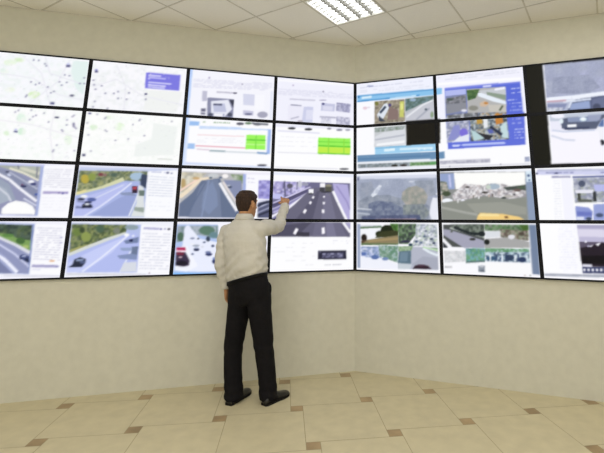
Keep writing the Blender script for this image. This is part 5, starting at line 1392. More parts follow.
(0,1,(226,220,226),(0,),(1189,1641,1196,1641,1196,1652,1189,1652)),
(0,1,(200,200,218),(0,),(1068,1471,1076,1471,1076,1483,1068,1483)),
(0,1,(216,226,214),(0,),(1629,1677,1636,1677,1636,1686,1629,1686)),
(0,1,(200,200,218),(0,),(1618,1662,1627,1662,1627,1672,1618,1672)),
(0,1,(210,210,224),(0,),(1158,1336,1168,1336,1168,1349,1158,1349)),
(0,1,(210,210,224),(0,),(1475,1734,1480,1734,1480,1748,1475,1748)),
(0,1,(220,214,228),(0,),(1557,1548,1567,1548,1567,1564,1557,1564)),
(0,1,(200,200,218),(0,),(1348,1404,1354,1404,1354,1419,1348,1419)),
(0,1,(210,210,224),(0,),(1353,1100,1360,1100,1360,1112,1353,1112)),
(0,1,(226,220,226),(0,),(1354,1375,1363,1375,1363,1390,1354,1390)),
(0,1,(216,226,214),(0,),(1318,1086,1324,1086,1324,1101,1318,1101)),
(0,1,(220,214,228),(0,),(1453,1131,1461,1131,1461,1143,1453,1143)),
(0,1,(210,210,224),(0,),(1785,1131,1795,1131,1795,1141,1785,1141)),
(0,1,(210,210,224),(0,),(1676,1908,1681,1908,1681,1921,1676,1921)),
(0,1,(216,226,214),(0,),(1471,1324,1479,1324,1479,1340,1471,1340)),
(0,1,(220,214,228),(0,),(1326,1609,1335,1609,1335,1618,1326,1618)),
(0,1,(220,214,228),(0,),(1271,1548,1277,1548,1277,1559,1271,1559)),
(0,1,(200,200,218),(0,),(1957,1772,1963,1772,1963,1788,1957,1788)),
(0,1,(210,210,224),(0,),(1692,1058,1698,1058,1698,1073,1692,1073)),
(0,1,(216,226,214),(0,),(1214,1827,1224,1827,1224,1838,1214,1838)),
(0,1,(210,210,224),(0,),(1224,1714,1230,1714,1230,1725,1224,1725)),
(0,1,(200,200,218),(0,),(1566,1205,1575,1205,1575,1217,1566,1217)),
(0,1,(220,214,228),(0,),(1827,1159,1835,1159,1835,1174,1827,1174)),
(0,1,(210,210,224),(0,),(1056,1337,1061,1337,1061,1348,1056,1348)),
(0,1,(216,226,214),(0,),(1178,1352,1184,1352,1184,1367,1178,1367)),
(0,1,(216,226,214),(0,),(1648,1128,1654,1128,1654,1137,1648,1137)),
(0,1,(216,226,214),(0,),(1175,1539,1181,1539,1181,1549,1175,1549)),
(0,1,(200,200,218),(0,),(1589,1546,1594,1546,1594,1560,1589,1560)),
(0,1,(226,220,226),(0,),(1051,1807,1058,1807,1058,1823,1051,1823)),
(0,1,(200,200,218),(0,),(1447,1525,1456,1525,1456,1538,1447,1538)),
]

# ------------------------------------------------------------------ what the displays show
# One canvas per wall (units: one display wide / high). Ops: F fill a display, P polygon, L line,
# N mottled polygon (foliage, crowds), T rows of small text.
RX, RY = 108, 62
CANV = {'L': np.ones((4 * RY, 4 * RX, 3), np.float32), 'R': np.ones((4 * RY, 3 * RX, 3), np.float32)}
def inside(poly, X, Y):
    m = np.zeros(X.shape, bool); n = len(poly)
    for i in range(n):
        x0, y0 = poly[i]; x1, y1 = poly[(i + 1) % n]
        if y0 == y1: continue
        c = ((y0 > Y) != (y1 > Y)) & (X < (x1 - x0) * (Y - y0) / (y1 - y0) + x0)
        m ^= c
    return m
def cover(W, poly):
    cv = CANV[W]; h, w = cv.shape[:2]
    xs = [p[0] * RX for p in poly]; ys = [p[1] * RY for p in poly]
    x0, x1 = max(0, int(min(xs)) - 1), min(w, int(max(xs)) + 2); y0, y1 = max(0, int(min(ys)) - 1), min(h, int(max(ys)) + 2)
    if x0 >= x1 or y0 >= y1: return None
    S = 3
    X, Y = np.meshgrid(x0 + (np.arange((x1 - x0) * S) + .5) / S, y0 + (np.arange((y1 - y0) * S) + .5) / S)
    m = inside(list(zip(xs, ys)), X, Y).astype(np.float32).reshape(y1 - y0, S, x1 - x0, S).mean((1, 3))
    return x0, x1, y0, y1, m
def paint(W, poly, col, only=None):
    r = cover(W, poly)
    if r is None: return
    x0, x1, y0, y1, m = r
    if only is not None:
        m = m * only(x0, x1, y0, y1)
    t = CANV[W][y0:y1, x0:x1]
    t += (col - t) * m[..., None]
def strokes(W, pts, w, col):
    px = w / 98.0                       # width is given in roughly hundredths of a display
    for (xa, ya), (xb, yb) in zip(pts, pts[1:]):
        dx, dy = xb - xa, (yb - ya) * PH / PW
        l = math.hypot(dx, dy) or 1e-6
        nx, ny = -dy / l * px / 2, dx / l * px / 2 * PW / PH
        paint(W, [(xa + nx, ya + ny), (xb + nx, yb + ny), (xb - nx, yb - ny), (xa - nx, ya - ny)], col)
rng = np.random.RandomState(11)
for wi, op, cv3, par, nums in PIC:
    W = 'LR'[wi]; k = 'FPLNT'[op]
    cols = [np.array(cv3[q:q + 3], np.float32) / 255 for q in range(0, len(cv3), 3)]; col = cols[0]
    if k == 'F':
        c, r = nums
        CANV[W][r * RY:(r + 1) * RY, c * RX:(c + 1) * RX] = col; continue
    pts = [(nums[q] / 1000, nums[q + 1] / 1000) for q in range(0, len(nums), 2)]
    if k == 'P': paint(W, pts, col)
    elif k == 'L': strokes(W, pts, par[0], col)
    elif k == 'N':
        cell = par[0]
        r = cover(W, pts)
        if r is None: continue
        x0, x1, y0, y1, m = r
        hgt, wid = y1 - y0, x1 - x0
        idx = np.zeros((hgt, wid, 3), np.float32); cs = max(1.2, cell * RX)
        gh, gw = int(hgt / cs) + 3, int(wid / cs) + 3
        mean = sum(cols) / len(cols)
        g = np.array([cols[q] * .72 + mean * .28 for q in rng.randint(0, len(cols), gh * gw)]).reshape(gh, gw, 3)
        yy = np.arange(hgt) / cs; xx = np.arange(wid) / cs
        yi, xi = yy.astype(int), xx.astype(int); fy, fx = (yy - yi)[:, None, None], (xx - xi)[None, :, None]
        fy = fy * fy * (3 - 2 * fy); fx = fx * fx * (3 - 2 * fx)
        g00, g01, g10, g11 = (g[np.ix_(yi + a, xi + b)] for a in (0, 1) for b in (0, 1))
        idx = (g00 * (1 - fx) + g01 * fx) * (1 - fy) + (g10 * (1 - fx) + g11 * fx) * fy
        idx = idx + (rng.rand(hgt, wid, 1).astype(np.float32) - .5) * .06 * (idx < .9)
        t = CANV[W][y0:y1, x0:x1]; t += (np.clip(idx, 0, 1) - t) * m[..., None]
    elif k == 'T':
        n, fill = par
        (ax, ay), (bx_, by), (cx_, cy_), (dx_, dy_) = pts
        for i in range(n):
            t = (i + .5) / n
            l = (ax + (dx_ - ax) * t, ay + (dy_ - ay) * t); r = (bx_ + (cx_ - bx_) * t, by + (cy_ - by) * t)
            s = 0.0
            while s < .98:
                e = min(1, s + rng.uniform(.03, .12))
                if rng.rand() < fill:
                    q = lambda u: (l[0] + (r[0] - l[0]) * u, l[1] + (r[1] - l[1]) * u)
                    strokes(W, [q(s), q(e)], 1.1, col)
                s = e + .015
LIN = {}
for W in CANV:
    c = np.clip(CANV[W], 0, 1)
    for ax in (0, 1):                       # the pictures are a little soft
        c = c * .8 + np.roll(c, 1, ax) * .1 + np.roll(c, -1, ax) * .1
    LIN[W] = np.where(c <= 0.04045, c / 12.92, ((c + 0.055) / 1.055) ** 2.4)

# ------------------------------------------------------------------ the displays
BZ, BZV, GAP = 0.0175, 0.0165, 0.0006
def housing_mesh():
    bm = bmesh.new()
    box(bm, GAP + .004, PW - GAP - .004, 0.010, 0.021, GAP + .004, PH - GAP - .004)
    box(bm, PW * .3, PW * .7, 0.021, 0.027, PH * .3, PH * .7)      # wall mount
    bmesh.ops.recalc_face_normals(bm, faces=bm.faces)
    me = bpy.data.meshes.new('housing'); bm.to_mesh(me); bm.free(); me.materials.append(M_house); return me
def bezel_mesh():
    bm = bmesh.new()
    o = [(GAP, GAP), (PW - GAP, GAP), (PW - GAP, PH - GAP), (GAP, PH - GAP)]
    i = [(BZ, BZV), (PW - BZ, BZV), (PW - BZ, PH - BZV), (BZ, PH - BZV)]
    of = [bm.verts.new((x, 0, z)) for x, z in o]; ib = [bm.verts.new((x, 0, z)) for x, z in i]
    ob = [bm.verts.new((x, .010, z)) for x, z in o]; ii = [bm.verts.new((x, .004, z)) for x, z in i]
    for a in range(4):
        b = (a + 1) % 4
        bm.faces.new((of[a], of[b], ib[b], ib[a])); bm.faces.new((ib[a], ib[b], ii[b], ii[a])); bm.faces.new((of[b], of[a], ob[a], ob[b]))
    bmesh.ops.recalc_face_normals(bm, faces=bm.faces)
    me = bpy.data.meshes.new('bezel'); bm.to_mesh(me); bm.free(); me.materials.append(M_black); return me
ME_H, ME_B = housing_mesh(), bezel_mesh()
NX, NY = 106, 60
def screen_mesh(W, c, r):
    x = np.linspace(BZ - .001, PW - BZ + .001, NX); z = np.linspace(BZV - .001, PH - BZV + .001, NY)
    X, Z = np.meshgrid(x, z)
    co = np.stack([X, np.full_like(X, .0042), Z], -1).reshape(-1, 3)
    I = np.arange(NX * NY).reshape(NY, NX)
    F = np.stack([I[:-1, :-1], I[:-1, 1:], I[1:, 1:], I[1:, :-1]], -1).reshape(-1, 4)
    me = bpy.data.meshes.new('screen')
    me.from_pydata(co.tolist(), [], F.tolist())
    lin = LIN[W]; h, w = lin.shape[:2]
    u = np.clip((c + X / PW) * RX - .5, c * RX, (c + 1) * RX - 1.001); v = np.clip((r + 1 - Z / PH) * RY - .5, r * RY, (r + 1) * RY - 1.001)
    ui, vi = u.astype(int), v.astype(int); fu, fv = (u - ui)[..., None], (v - vi)[..., None]
    ui1, vi1 = np.minimum(ui + 1, w - 1), np.minimum(vi + 1, h - 1)
    px = (lin[vi, ui] * (1 - fu) + lin[vi, ui1] * fu) * (1 - fv) + (lin[vi1, ui] * (1 - fu) + lin[vi1, ui1] * fu) * fv
    at = me.color_attributes.new('picture', 'FLOAT_COLOR', 'POINT')
    rgba = np.ones((NX * NY, 4), np.float32); rgba[:, :3] = px.reshape(-1, 3)
    at.data.foreach_set('color', rgba.ravel())
    me.materials.append(M_screen)
    return me
LABELS = {
 ('L', 0, 0): 'top row display at the left end, showing a pale city map',
 ('L', 1, 0): 'top row display showing a pale map with a violet text box at its right',
 ('L', 2, 0): 'top row display showing a web page with a dark-edged photo of a white car',
 ('L', 3, 0): 'top row display left of the wall corner, showing a faint grey web page',
 ('L', 0, 1): 'second row display at the left end, showing a pale map with green patches',
 ('L', 1, 1): 'second row display showing a white map with one bright green round patch',
 ('L', 2, 1): 'second row display with blue margins and a narrow bright green block at its right',
 ('L', 3, 1): 'second row display with a wide bright green and yellow table, left of the wall corner',
 ('L', 0, 2): 'third row display at the left end, showing a grey highway beside a text list',
 ('L', 1, 2): 'third row display showing a tree-lined road with a red bus and three cars at left',
 ('L', 2, 2): 'third row display showing an empty blue-grey highway, partly behind the man',
 ('L', 3, 2): 'third row display showing a dark multi-lane motorway, which the man points at',
 ('L', 0, 3): 'bottom row display at the left end, showing a road beside a text list',
 ('L', 1, 3): 'bottom row display showing a pale blue road with one dark car at lower left',
 ('L', 2, 3): 'bottom row display showing a bright road with a red and black truck',
 ('L', 3, 3): 'bottom row white display with a small dark rectangle, right of the man\'s shirt',
 ('R', 0, 0): 'top row display right of the wall corner, light blue banner above two road photos',
 ('R', 1, 0): 'top row display showing a blue page with road photos, left of a dark strip',
 ('R', 2, 0): 'top row display at the right end, with a hazy grey road picture',
 ('R', 0, 1): 'second row display with a black square at upper right and blue bars below',
 ('R', 1, 1): 'second row display showing a blue page with an orange and dark photo above white space',
 ('R', 2, 1): 'second row display at the right end, showing a dark and a white car',
 ('R', 0, 2): 'third row display right of the wall corner, showing misty grey trees',
 ('R', 1, 2): 'third row display showing a grey square full of people with a yellow shape below',
 ('R', 2, 2): 'third row display at the right end, white list beside a lilac street picture',
 ('R', 0, 3): 'bottom row display right of the wall corner, split into four outdoor pictures',
 ('R', 1, 3): 'bottom row display of four street pictures with a grey-blue bar at its right',
 ('R', 2, 3): 'bottom row display at the right end, white page beside a dark picture of a crowd',
}
for W, ncol, d, n, yaw in (('L', 4, dirL, nL, AL), ('R', 3, dirR, nR, -AR)):
    for r in range(4):
        for c in range(ncol):
            s = (4 - c) * PW if W == 'L' else c * PW
            s += .0005 if W == 'R' else -.0005
            p = K + d * s
            root = empty('video_wall_display', (p.x, p.y, TOP - (r + 1) * PH), yaw)
            tag(root, LABELS[(W, c, r)], 'display', 'video wall displays on the left wall' if W == 'L' else 'video wall displays on the right wall')
            link(bpy.data.objects.new('housing', ME_H), root)
            link(bpy.data.objects.new('bezel', ME_B), root)
            link(bpy.data.objects.new('screen', screen_mesh(W, c, r)), root)

# ------------------------------------------------------------------ the man pointing at the display wall
man = empty('person', (-0.88, 4.0, 0.0))
tag(man, 'man in cream shirt and black trousers, seen from behind, pointing at a display', 'person')
def V(*a): return Vector(a)
def ring_loft(bm, rings, n=28, power=2.0):
    """rings: (centre, lateral axis, depth axis) - closed tube through elliptical rings"""
    R = []
    for c, ax, ay in rings:
        row = []
        for k in range(n):
            t = 2 * PI * k / n; ct, st = math.cos(t), math.sin(t)
            e = 2.0 / power
            row.append(bm.verts.new(c + ax * (abs(ct) ** e * (1 if ct >= 0 else -1)) + ay * (abs(st) ** e * (1 if st >= 0 else -1))))
        R.append(row)
    for a, b in zip(R, R[1:]):
        for k in range(n):
            bm.faces.new((a[k], a[(k + 1) % n], b[(k + 1) % n], b[k]))
    bm.faces.new(R[0][::-1]); bm.faces.new(R[-1])
def hrings(data, yaw, grow=0.0):
    out = []
    for z, x, y, a, b, *rest in data:
        psi = rest[0] if rest else yaw
        tilt = rest[1] if len(rest) > 1 else 0.0
        r = V(math.cos(psi), -math.sin(psi), tilt); f = V(math.sin(psi), math.cos(psi), 0)
        out.append((V(x, y, z), r * (a + grow), f * (b + grow)))
    return out
def limb(bm, pts, n=20, grow=0.0, flat=1.0, up=None):
    """tapered tube along points (x, y, z, r) with interpolated rings and round ends"""
    P = [V(*p[:3]) for p in pts]; Rr = [p[3] + grow for p in pts]
    C, Q = [], []
    for i in range(len(P) - 1):                                   # Catmull-Rom
        p0 = P[i - 1] if i else P[i] * 2 - P[i + 1]; p3 = P[i + 2] if i + 2 < len(P) else P[i + 1] * 2 - P[i]
        for s in range(5):
            t = s / 5
            C.append(0.5 * ((2 * P[i]) + (P[i + 1] - p0) * t + (2 * p0 - 5 * P[i] + 4 * P[i + 1] - p3) * t * t + (3 * P[i] - p0 - 3 * P[i + 1] + p3) * t ** 3))
            Q.append(Rr[i] + (Rr[i + 1] - Rr[i]) * (t * t * (3 - 2 * t)))
    C.append(P[-1]); Q.append(Rr[-1])
    d0 = (C[1] - C[0]).normalized(); d1 = (C[-1] - C[-2]).normalized()
    C = [C[0] - d0 * Q[0] * .8, C[0] - d0 * Q[0] * .5] + C + [C[-1] + d1 * Q[-1] * .5, C[-1] + d1 * Q[-1] * .8]
    Q = [Q[0] * .55, Q[0] * .86] + Q + [Q[-1] * .86, Q[-1] * .55]
    a = (up or V(0, 0, 1)); rings = []
    for i in range(len(C)):
        d = (C[min(i + 1, len(C) - 1)] - C[max(i - 1, 0)]).normalized()
        a = (a - d * a.dot(d))
        a = a.normalized() if a.length > 1e-4 else d.orthogonal().normalized()
        rings.append((C[i], d.cross(a) * Q[i], a * Q[i] * flat))
    ring_loft(bm, rings, n)
def ball(bm, c, r, rx=None, mat3=None, n=14):
    M = Matrix.Translation(c) @ (mat3.to_4x4() if mat3 else Matrix.Identity(4)) @ Matrix.Diagonal((*r, 1))
    bmesh.ops.create_uvsphere(bm, u_segments=n, v_segments=n - 4, radius=1, matrix=M)
def fuse(name, bm, m, voxel, smooth_it, parent, warp=None):
    """voxel-fuse the overlapping closed shapes into one continuous surface"""
    bmesh.ops.recalc_face_normals(bm, faces=bm.faces)
    me = bpy.data.meshes.new(name); bm.to_mesh(me); bm.free()
    tmp = bpy.data.objects.new(name, me); COL.objects.link(tmp)
    md = tmp.modifiers.new('r', 'REMESH'); md.mode = 'VOXEL'; md.voxel_size = voxel; md.adaptivity = 0
    ms = tmp.modifiers.new('s', 'SMOOTH'); ms.factor = 0.5; ms.iterations = smooth_it
    dg = bpy.context.evaluated_depsgraph_get(); dg.update()
    res = bpy.data.meshes.new_from_object(tmp.evaluated_get(dg))
    bpy.data.objects.remove(tmp); res.name = name
    if warp:
        res.update(); nrm = [v.normal.copy() for v in res.vertices]
        for v, nn in zip(res.vertices, nrm):
            v.co = v.co + nn * warp(v.co)
    res.materials.clear()
    return meshobj(name, res, [m], parent, True)
R_ = math.radians
YT = R_(24)                                                       # torso's turn
TORSO = [(0.93, -.035, .00, .170, .118, R_(28)), (0.978, -.035, .00, .176, .122, R_(28), .28), (1.035, -.035, -.005, .196, .138, R_(27), .26), (1.10, -.04, -.01, .203, .143, R_(26), .16),
         (1.22, -.055, -.015, .205, .142), (1.33, -.07, -.02, .208, .140), (1.40, -.08, -.015, .202, .128), (1.45, -.085, -.005, .180, .110),
         (1.49, -.088, .00, .140, .088), (1.525, -.088, .01, .090, .072), (1.555, -.086, .018, .066, .066)]
ARM_L = [(-.262, .065, 1.415, .066), (-.288, .055, 1.30, .060), (-.292, .035, 1.14, .050), (-.272, .06, 1.02, .043), (-.240, .085, .905, .036)]
ARM_R = [(.075, -.085, 1.435, .070), (.135, .020, 1.452, .073), (.205, .175, 1.462, .059), (.222, .262, 1.56, .046), (.240, .335, 1.660, .036)]
LEG_L = [(-.088, .035, .90, .110), (-.105, .03, .72, .098), (-.122, .03, .46, .072), (-.112, .0, .28, .066), (-.088, -.01, .10, .052)]
LEG_R = [(.070, -.045, .90, .110), (.105, -.04, .72, .098), (.150, -.02, .46, .072), (.175, -.01, .28, .066), (.200, -.01, .10, .052)]

# head: rings from chin to crown in the head's own frame
HC = V(-.078, .035, 1.666); HY = R_(32); HS = 1.06
Hr, Hf = V(math.cos(HY), -math.sin(HY), 0), V(math.sin(HY), math.cos(HY), 0)
def hp(x, y, z): return HC + (Hr * x + Hf * y + V(0, 0, z)) * HS
HEAD = [(-.120, .018, .018, .066), (-.112, .036, .036, .052), (-.092, .053, .062, .028), (-.055, .066, .083, .010), (-.015, .074, .094, .002), (.025, .078, .099, -.002),
        (.060, .075, .095, -.004), (.085, .064, .082, -.006), (.105, .045, .057, -.007), (.116, .020, .026, -.007)]

bm = bmesh.new()
ring_loft(bm, hrings(TORSO, YT, -.016), 30, 2.3)
ring_loft(bm, [(V(0, 0, .80), V(.16, -.08, 0), V(.05, .10, 0)), (V(-.01, 0, .88), V(.165, -.083, 0), V(.055, .105, 0)), (V(-.03, 0, .97), V(.15, -.075, 0), V(.052, .10, 0))], 24)
for A in (ARM_L, ARM_R): limb(bm, A, grow=-.012)
for A in (LEG_L, LEG_R): limb(bm, A, grow=-.012)
limb(bm, [(-.088, .005, 1.50, .062), (-.084, .018, 1.58, .060), (-.078, .03, 1.66, .060)])
ring_loft(bm, [(hp(0, o, z), Hr * a * HS, Hf * b * HS) for z, a, b, o in HEAD], 30)
limb(bm, [tuple(hp(0, .088, .018)) + (.010,), tuple(hp(0, .102, -.008)) + (.012,), tuple(hp(0, .112, -.030)) + (.014,)], 12)    # nose
for s in (-1, 1):
    ball(bm, hp(s * .012, .100, -.036), (.009, .009, .008))
    limb(bm, [tuple(hp(s * .012, .095, .030)) + (.007,), tuple(hp(s * .050, .078, .030)) + (.006,)], 10)                       # brow
    e = Matrix((Hr, Hf, V(0, 0, 1))).transposed()
    ball(bm, hp(s * .086, -.008, -.012), (.012, .021, .034), mat3=e)                                                          # ear
    ball(bm, hp(s * .084, .000, -.026), (.008, .011, .014), mat3=e)
limb(bm, [tuple(hp(-.022, .090, -.064)) + (.006,), tuple(hp(0, .099, -.063)) + (.007,), tuple(hp(.022, .090, -.064)) + (.006,)], 10)
limb(bm, [tuple(hp(-.018, .089, -.075)) + (.007,), tuple(hp(0, .096, -.075)) + (.008,), tuple(hp(.018, .089, -.075)) + (.007,)], 10)

def hand(bm, w, d, palm, th, curl, point=False, sc=1.0):
    """w wrist, d direction wrist -> fingers, palm palm normal, th side the thumb is on"""
    d = d.normalized(); th = (th - d * th.dot(d)).normalized(); pn = d.cross(th).normalized()
    if pn.dot(palm) < 0: pn = -pn
    d0_, t0_, p0_ = d * sc, th * sc, pn * sc
    g = lambda a, b, c: w + d0_ * a + t0_ * b + p0_ * c
    ring_loft(bm, [(g(-.02, 0, 0), t0_ * .027, p0_ * .021), (g(.015, .001, 0), t0_ * .030, p0_ * .019), (g(.05, .002, 0), t0_ * .040, p0_ * .017), (g(.082, 0, 0), t0_ * .042, p0_ * .015), (g(.094, 0, 0), t0_ * .036, p0_ * .010)], 18, 2.4)
    L = [.074, .082, .076, .060]
    for k in range(4):
        b = .030 - .020 * k; l = L[k]; c = curl[k]
        p = g(.078, b, 0); ang = 0.0; pts = [tuple(g(.055, b * .9, 0)) + (.0098 * sc,), tuple(p) + (.0100 * sc,)]
        for q, fr in enumerate((.45, .32, .23)):
            ang += c * (0.8, 1.0, .7)[q]
            p = p + (d * math.cos(ang) + pn * math.sin(ang) + th * (.05 * (1.5 - k))) * l * fr * sc
            pts.append(tuple(p) + ((.0092 - .0008 * q) * sc,))
        limb(bm, pts, 10)
    t0 = g(.012, .022, .006)
    tc = .9 if not point else 1.3
    t1 = t0 + (d * .7 + th * .65 + pn * .35).normalized() * .040 * sc
    t2 = t1 + (d * .95 + th * (.35 - .25 * tc) + pn * .45).normalized() * .032 * sc
    t3 = t2 + (d * .95 - th * .2 * tc + pn * .3).normalized() * .024 * sc
    limb(bm, [tuple(t0) + (.014,), tuple(t1) + (.0115,), tuple(t2) + (.0100,), tuple(t3) + (.0085,)], 10)
hand(bm, V(-.238, .088, .895), V(.10, .22, -1), V(1, -.35, 0), V(.2, 1, .1), (.35, .42, .48, .55))
hand(bm, V(.240, .345, 1.678), V(-.14, .85, .55), V(-.3, .8, -.8), V(-1, -.1, .25), (.20, .80, .95, 1.05), True, 1.14)
body = fuse('body', bm, M_skin, .0042, 3, man)

# hair: a closed cap over skull, temples and nape
bm = bmesh.new(); n = 64; rows = []
zs = [-.115 + .0045 * i for i in range(52)]
def head_at(z):
    for (z0, a0, b0, o0), (z1, a1, b1, o1) in zip(HEAD, HEAD[1:]):
        if z0 <= z <= z1:
            t = (z - z0) / (z1 - z0); return a0 + (a1 - a0) * t, b0 + (b1 - b0) * t, o0 + (o1 - o0) * t
    return (.004, .005, -.007)
def hairline(th):
    """height above which hair grows; th = 0 at the face, pi at the nape"""
    t = abs(th) / PI
    pts = [(0, .072), (.22, .066), (.34, .045), (.42, -.012), (.46, -.012), (.48, .030), (.56, .028), (.61, -.030), (.72, -.080), (1, -.100)]
    for (a, b), (c, d_) in zip(pts, pts[1:]):
        if a <= t <= c: return b + (d_ - b) * (t - a) / (c - a)
    return -.100
for z in zs:
    a, b, o = head_at(z); row = []
    for k in range(n):
        th = -PI + 2 * PI * k / n
        d_ = z - hairline(th)
        g = max(-.016, min(.0085, d_ * .9 - .001)) if d_ < .02 else .0085
        if z > .05: g += .004
        g += .0012 * mnoise.noise(V(math.cos(th) * 9, math.sin(th) * 9, z * 90))
        row.append(bm.verts.new(hp(math.sin(th) * (a + g), math.cos(th) * (b + g) + o, z + (.006 if z > .1 else 0))))
    rows.append(row)
for A, B in zip(rows, rows[1:]):
    for k in range(n): bm.faces.new((A[k], A[(k + 1) % n], B[(k + 1) % n], B[k]))
bm.faces.new(rows[0][::-1]); bm.faces.new(rows[-1])
bmesh.ops.recalc_face_normals(bm, faces=bm.faces)
frombm('hair', bm, [M_hair], man, True)
for s in (-1, 1):
    bm = bmesh.new(); ball(bm, hp(s * .032, .0745, .010), (.0120, .0115, .0095))
    e_ = frombm('eye', bm, [M_eye], man, True)
    bm = bmesh.new(); ball(bm, hp(s * .032, .0845, .010), (.0045, .0035, .0045))
    frombm('pupil', bm, [M_hair], e_, True)

# shirt
def shirt_fold(p):
    x, y, z = p
    w = 0.0
    nz = mnoise.noise(p * 7.0)
    w += .0065 * math.sin(((x + .1) * .75 - (z - 1.0) * 1.1) * 58 + nz * 3.0) * max(0, min(1, (1.30 - z) / .25)) * max(0, min(1, (x + .30) / .1))
    w += .009 * mnoise.noise(V(x * 9 + z * 5, y * 9, z * 4 - x * 5)) 
    if x < -.21: w += .003 * math.sin(z * 75 + nz * 4)
    if x > .08: w += .0035 * math.sin((y + z) * 60 + nz * 3)
    if x > -.21 and z < 1.04 + .25 * (x + .03): w *= .25
    elif x > -.21 and z < 1.08: w += .002 * math.sin(math.atan2(y, x + .03) * 15 + nz * 2)
    return w
bm = bmesh.new()
ring_loft(bm, hrings(TORSO[1:], YT), 36, 2.3)
limb(bm, ARM_L[:-1] + [(-.243, .083, .925, .041)]); limb(bm, ARM_R[:-1] + [(.238, .325, 1.645, .043)])
limb(bm, [(-.19, .05, 1.42, .078), (-.265, .062, 1.39, .070)]); limb(bm, [(-.02, -.045, 1.41, .085), (.07, -.075, 1.42, .078)])
limb(bm, [(-.10, .0, 1.475, .055), (-.18, .04, 1.445, .062), (-.255, .06, 1.405, .070)]); limb(bm, [(-.08, -.01, 1.480, .055), (.0, -.045, 1.458, .062), (.075, -.08, 1.435, .074)])
shirt = fuse('shirt', bm, M_shirt, .007, 4, man, shirt_fold)
bm = bmesh.new()                                                  # collar: a standing, folded band
n = 40; prof = [(.066, 1.530), (.066, 1.570), (.070, 1.576), (.077, 1.568), (.092, 1.526), (.086, 1.518)]
rows = []
for k in range(n):
    t = 2 * PI * k / n; r_ = V(math.cos(t) * math.cos(YT) + math.sin(t) * math.sin(YT), -math.cos(t) * math.sin(YT) + math.sin(t) * math.cos(YT), 0)
    dip = -.022 * max(0, math.sin(t))
    rows.append([bm.verts.new(V(-.085, .014, 0) + r_ * q + V(0, 0, z + dip)) for q, z in prof])
for k in range(n):
    A, B = rows[k], rows[(k + 1) % n]
    for i in range(len(prof)): bm.faces.new((A[i], B[i], B[(i + 1) % len(prof)], A[(i + 1) % len(prof)]))
bmesh.ops.recalc_face_normals(bm, faces=bm.faces)
frombm('collar', bm, [M_shirt], shirt, True)
for nm, c0, c1, r0 in (('cuff', V(-.250, .080, .950), V(-.240, .086, .905), .041), ('cuff', V(.2355, .308, 1.628), V(.2405, .337, 1.664), .041)):
    bm = bmesh.new(); d = (c1 - c0).normalized(); a = d.orthogonal().normalized(); b = d.cross(a)
    ring_loft(bm, [(c0 + (c1 - c0) * t, a * r, b * r) for t, r in ((0, r0), (.1, r0 + .003), (.9, r0 + .003), (1, r0), (1, r0 - .006), (.6, r0 - .010))], 24)
    bmesh.ops.recalc_face_normals(bm, faces=bm.faces)
    frombm(nm, bm, [M_shirt], shirt, True)

# trousers with a slanted waist, belt, two shoes
PELV = [(.78, -.003, -.005, .155, .105, R_(29)), (.86, .000, -.010, .196, .135, R_(30)), (.93, -.008, -.008, .198, .140, R_(29), .12), (.98, -.027, -.002, .192, .138, R_(28), .24), (1.005, -.033, 0, .188, .136, R_(28), .28)]
def trouser_fold(p):
    x, y, z = p
    nz = mnoise.noise(p * 6)
    w = .004 * mnoise.noise(V(x * 14, y * 14, z * 5))
    w += .004 * math.sin(z * 55 + x * 25 + nz * 4) * max(0, 1 - abs(z - .45) / .12)
    w += .005 * math.sin(z * 80 + x * 20 + nz * 3) * max(0, 1 - z / .22)
    w += .004 * math.sin(z * 40 - x * 35 + nz * 3) * max(0, 1 - abs(z - .78) / .12)
    return w
bm = bmesh.new()
ring_loft(bm, hrings(PELV, R_(28)), 36, 2.2)
def leg(bm, pts):
    rings = [(V(x, y, z), V(math.cos(R_(20)), -math.sin(R_(20)), 0) * a, V(math.sin(R_(20)), math.cos(R_(20)), 0) * b) for x, y, z, a, b in pts]
    ring_loft(bm, rings, 24)
leg(bm, [(-.085, .03, .90, .105, .130), (-.088, .028, .80, .103, .125), (-.102, .028, .68, .096, .112), (-.112, .022, .58, .088, .102), (-.121, .018, .46, .080, .094), (-.124, .012, .36, .076, .090), (-.116, .000, .24, .074, .088), (-.102, -.012, .13, .074, .090), (-.090, -.020, .055, .076, .096), (-.086, -.022, .026, .076, .100)])
leg(bm, [(.080, -.035, .90, .107, .130), (.092, -.035, .80, .105, .125), (.112, -.030, .68, .099, .113), (.127, -.025, .58, .091, .104), (.143, -.020, .46, .083, .096), (.160, -.018, .36, .078, .091), (.180, -.016, .24, .075, .088), (.195, -.018, .13, .074, .090), (.206, -.022, .055, .075, .096), (.210, -.024, .026, .075, .100)])
tr = fuse('trousers', bm, M_trouser, .0075, 3, man, trouser_fold)
bm = bmesh.new()
pf = [(.0, .985, .004), (.0, 1.018, .006), (.5, 1.018, -.004), (.5, .985, -.004)]
rows = []
for k in range(48):
    t = 2 * PI * k / 48; psi = R_(28)
    ct, st = math.cos(t), math.sin(t); e = 2 / 2.2
    cx, sy = abs(ct) ** e * (1 if ct > 0 else -1), abs(st) ** e * (1 if st > 0 else -1)
    row = []
    for inn, z, g in pf:
        a, b = .1905 + g, .1375 + g
        q = V(math.cos(psi), -math.sin(psi), 0) * a * cx + V(math.sin(psi), math.cos(psi), 0) * b * sy
        row.append(bm.verts.new(V(-.031, 0, z - .010 + .28 * a * cx) + q))
    rows.append(row)
for k in range(48):
    A, B = rows[k], rows[(k + 1) % 48]
    for i in range(4): bm.faces.new((A[i], B[i], B[(i + 1) % 4], A[(i + 1) % 4]))
bmesh.ops.recalc_face_normals(bm, faces=bm.faces)
frombm('belt', bm, [M_belt], tr, True)
bm = bmesh.new(); ball(bm, V(.168, -.020, .905), (.030, .028, .065)); bmesh.ops.recalc_face_normals(bm, faces=bm.faces)
frombm('pocket', bm, [M_trouser], tr, True)
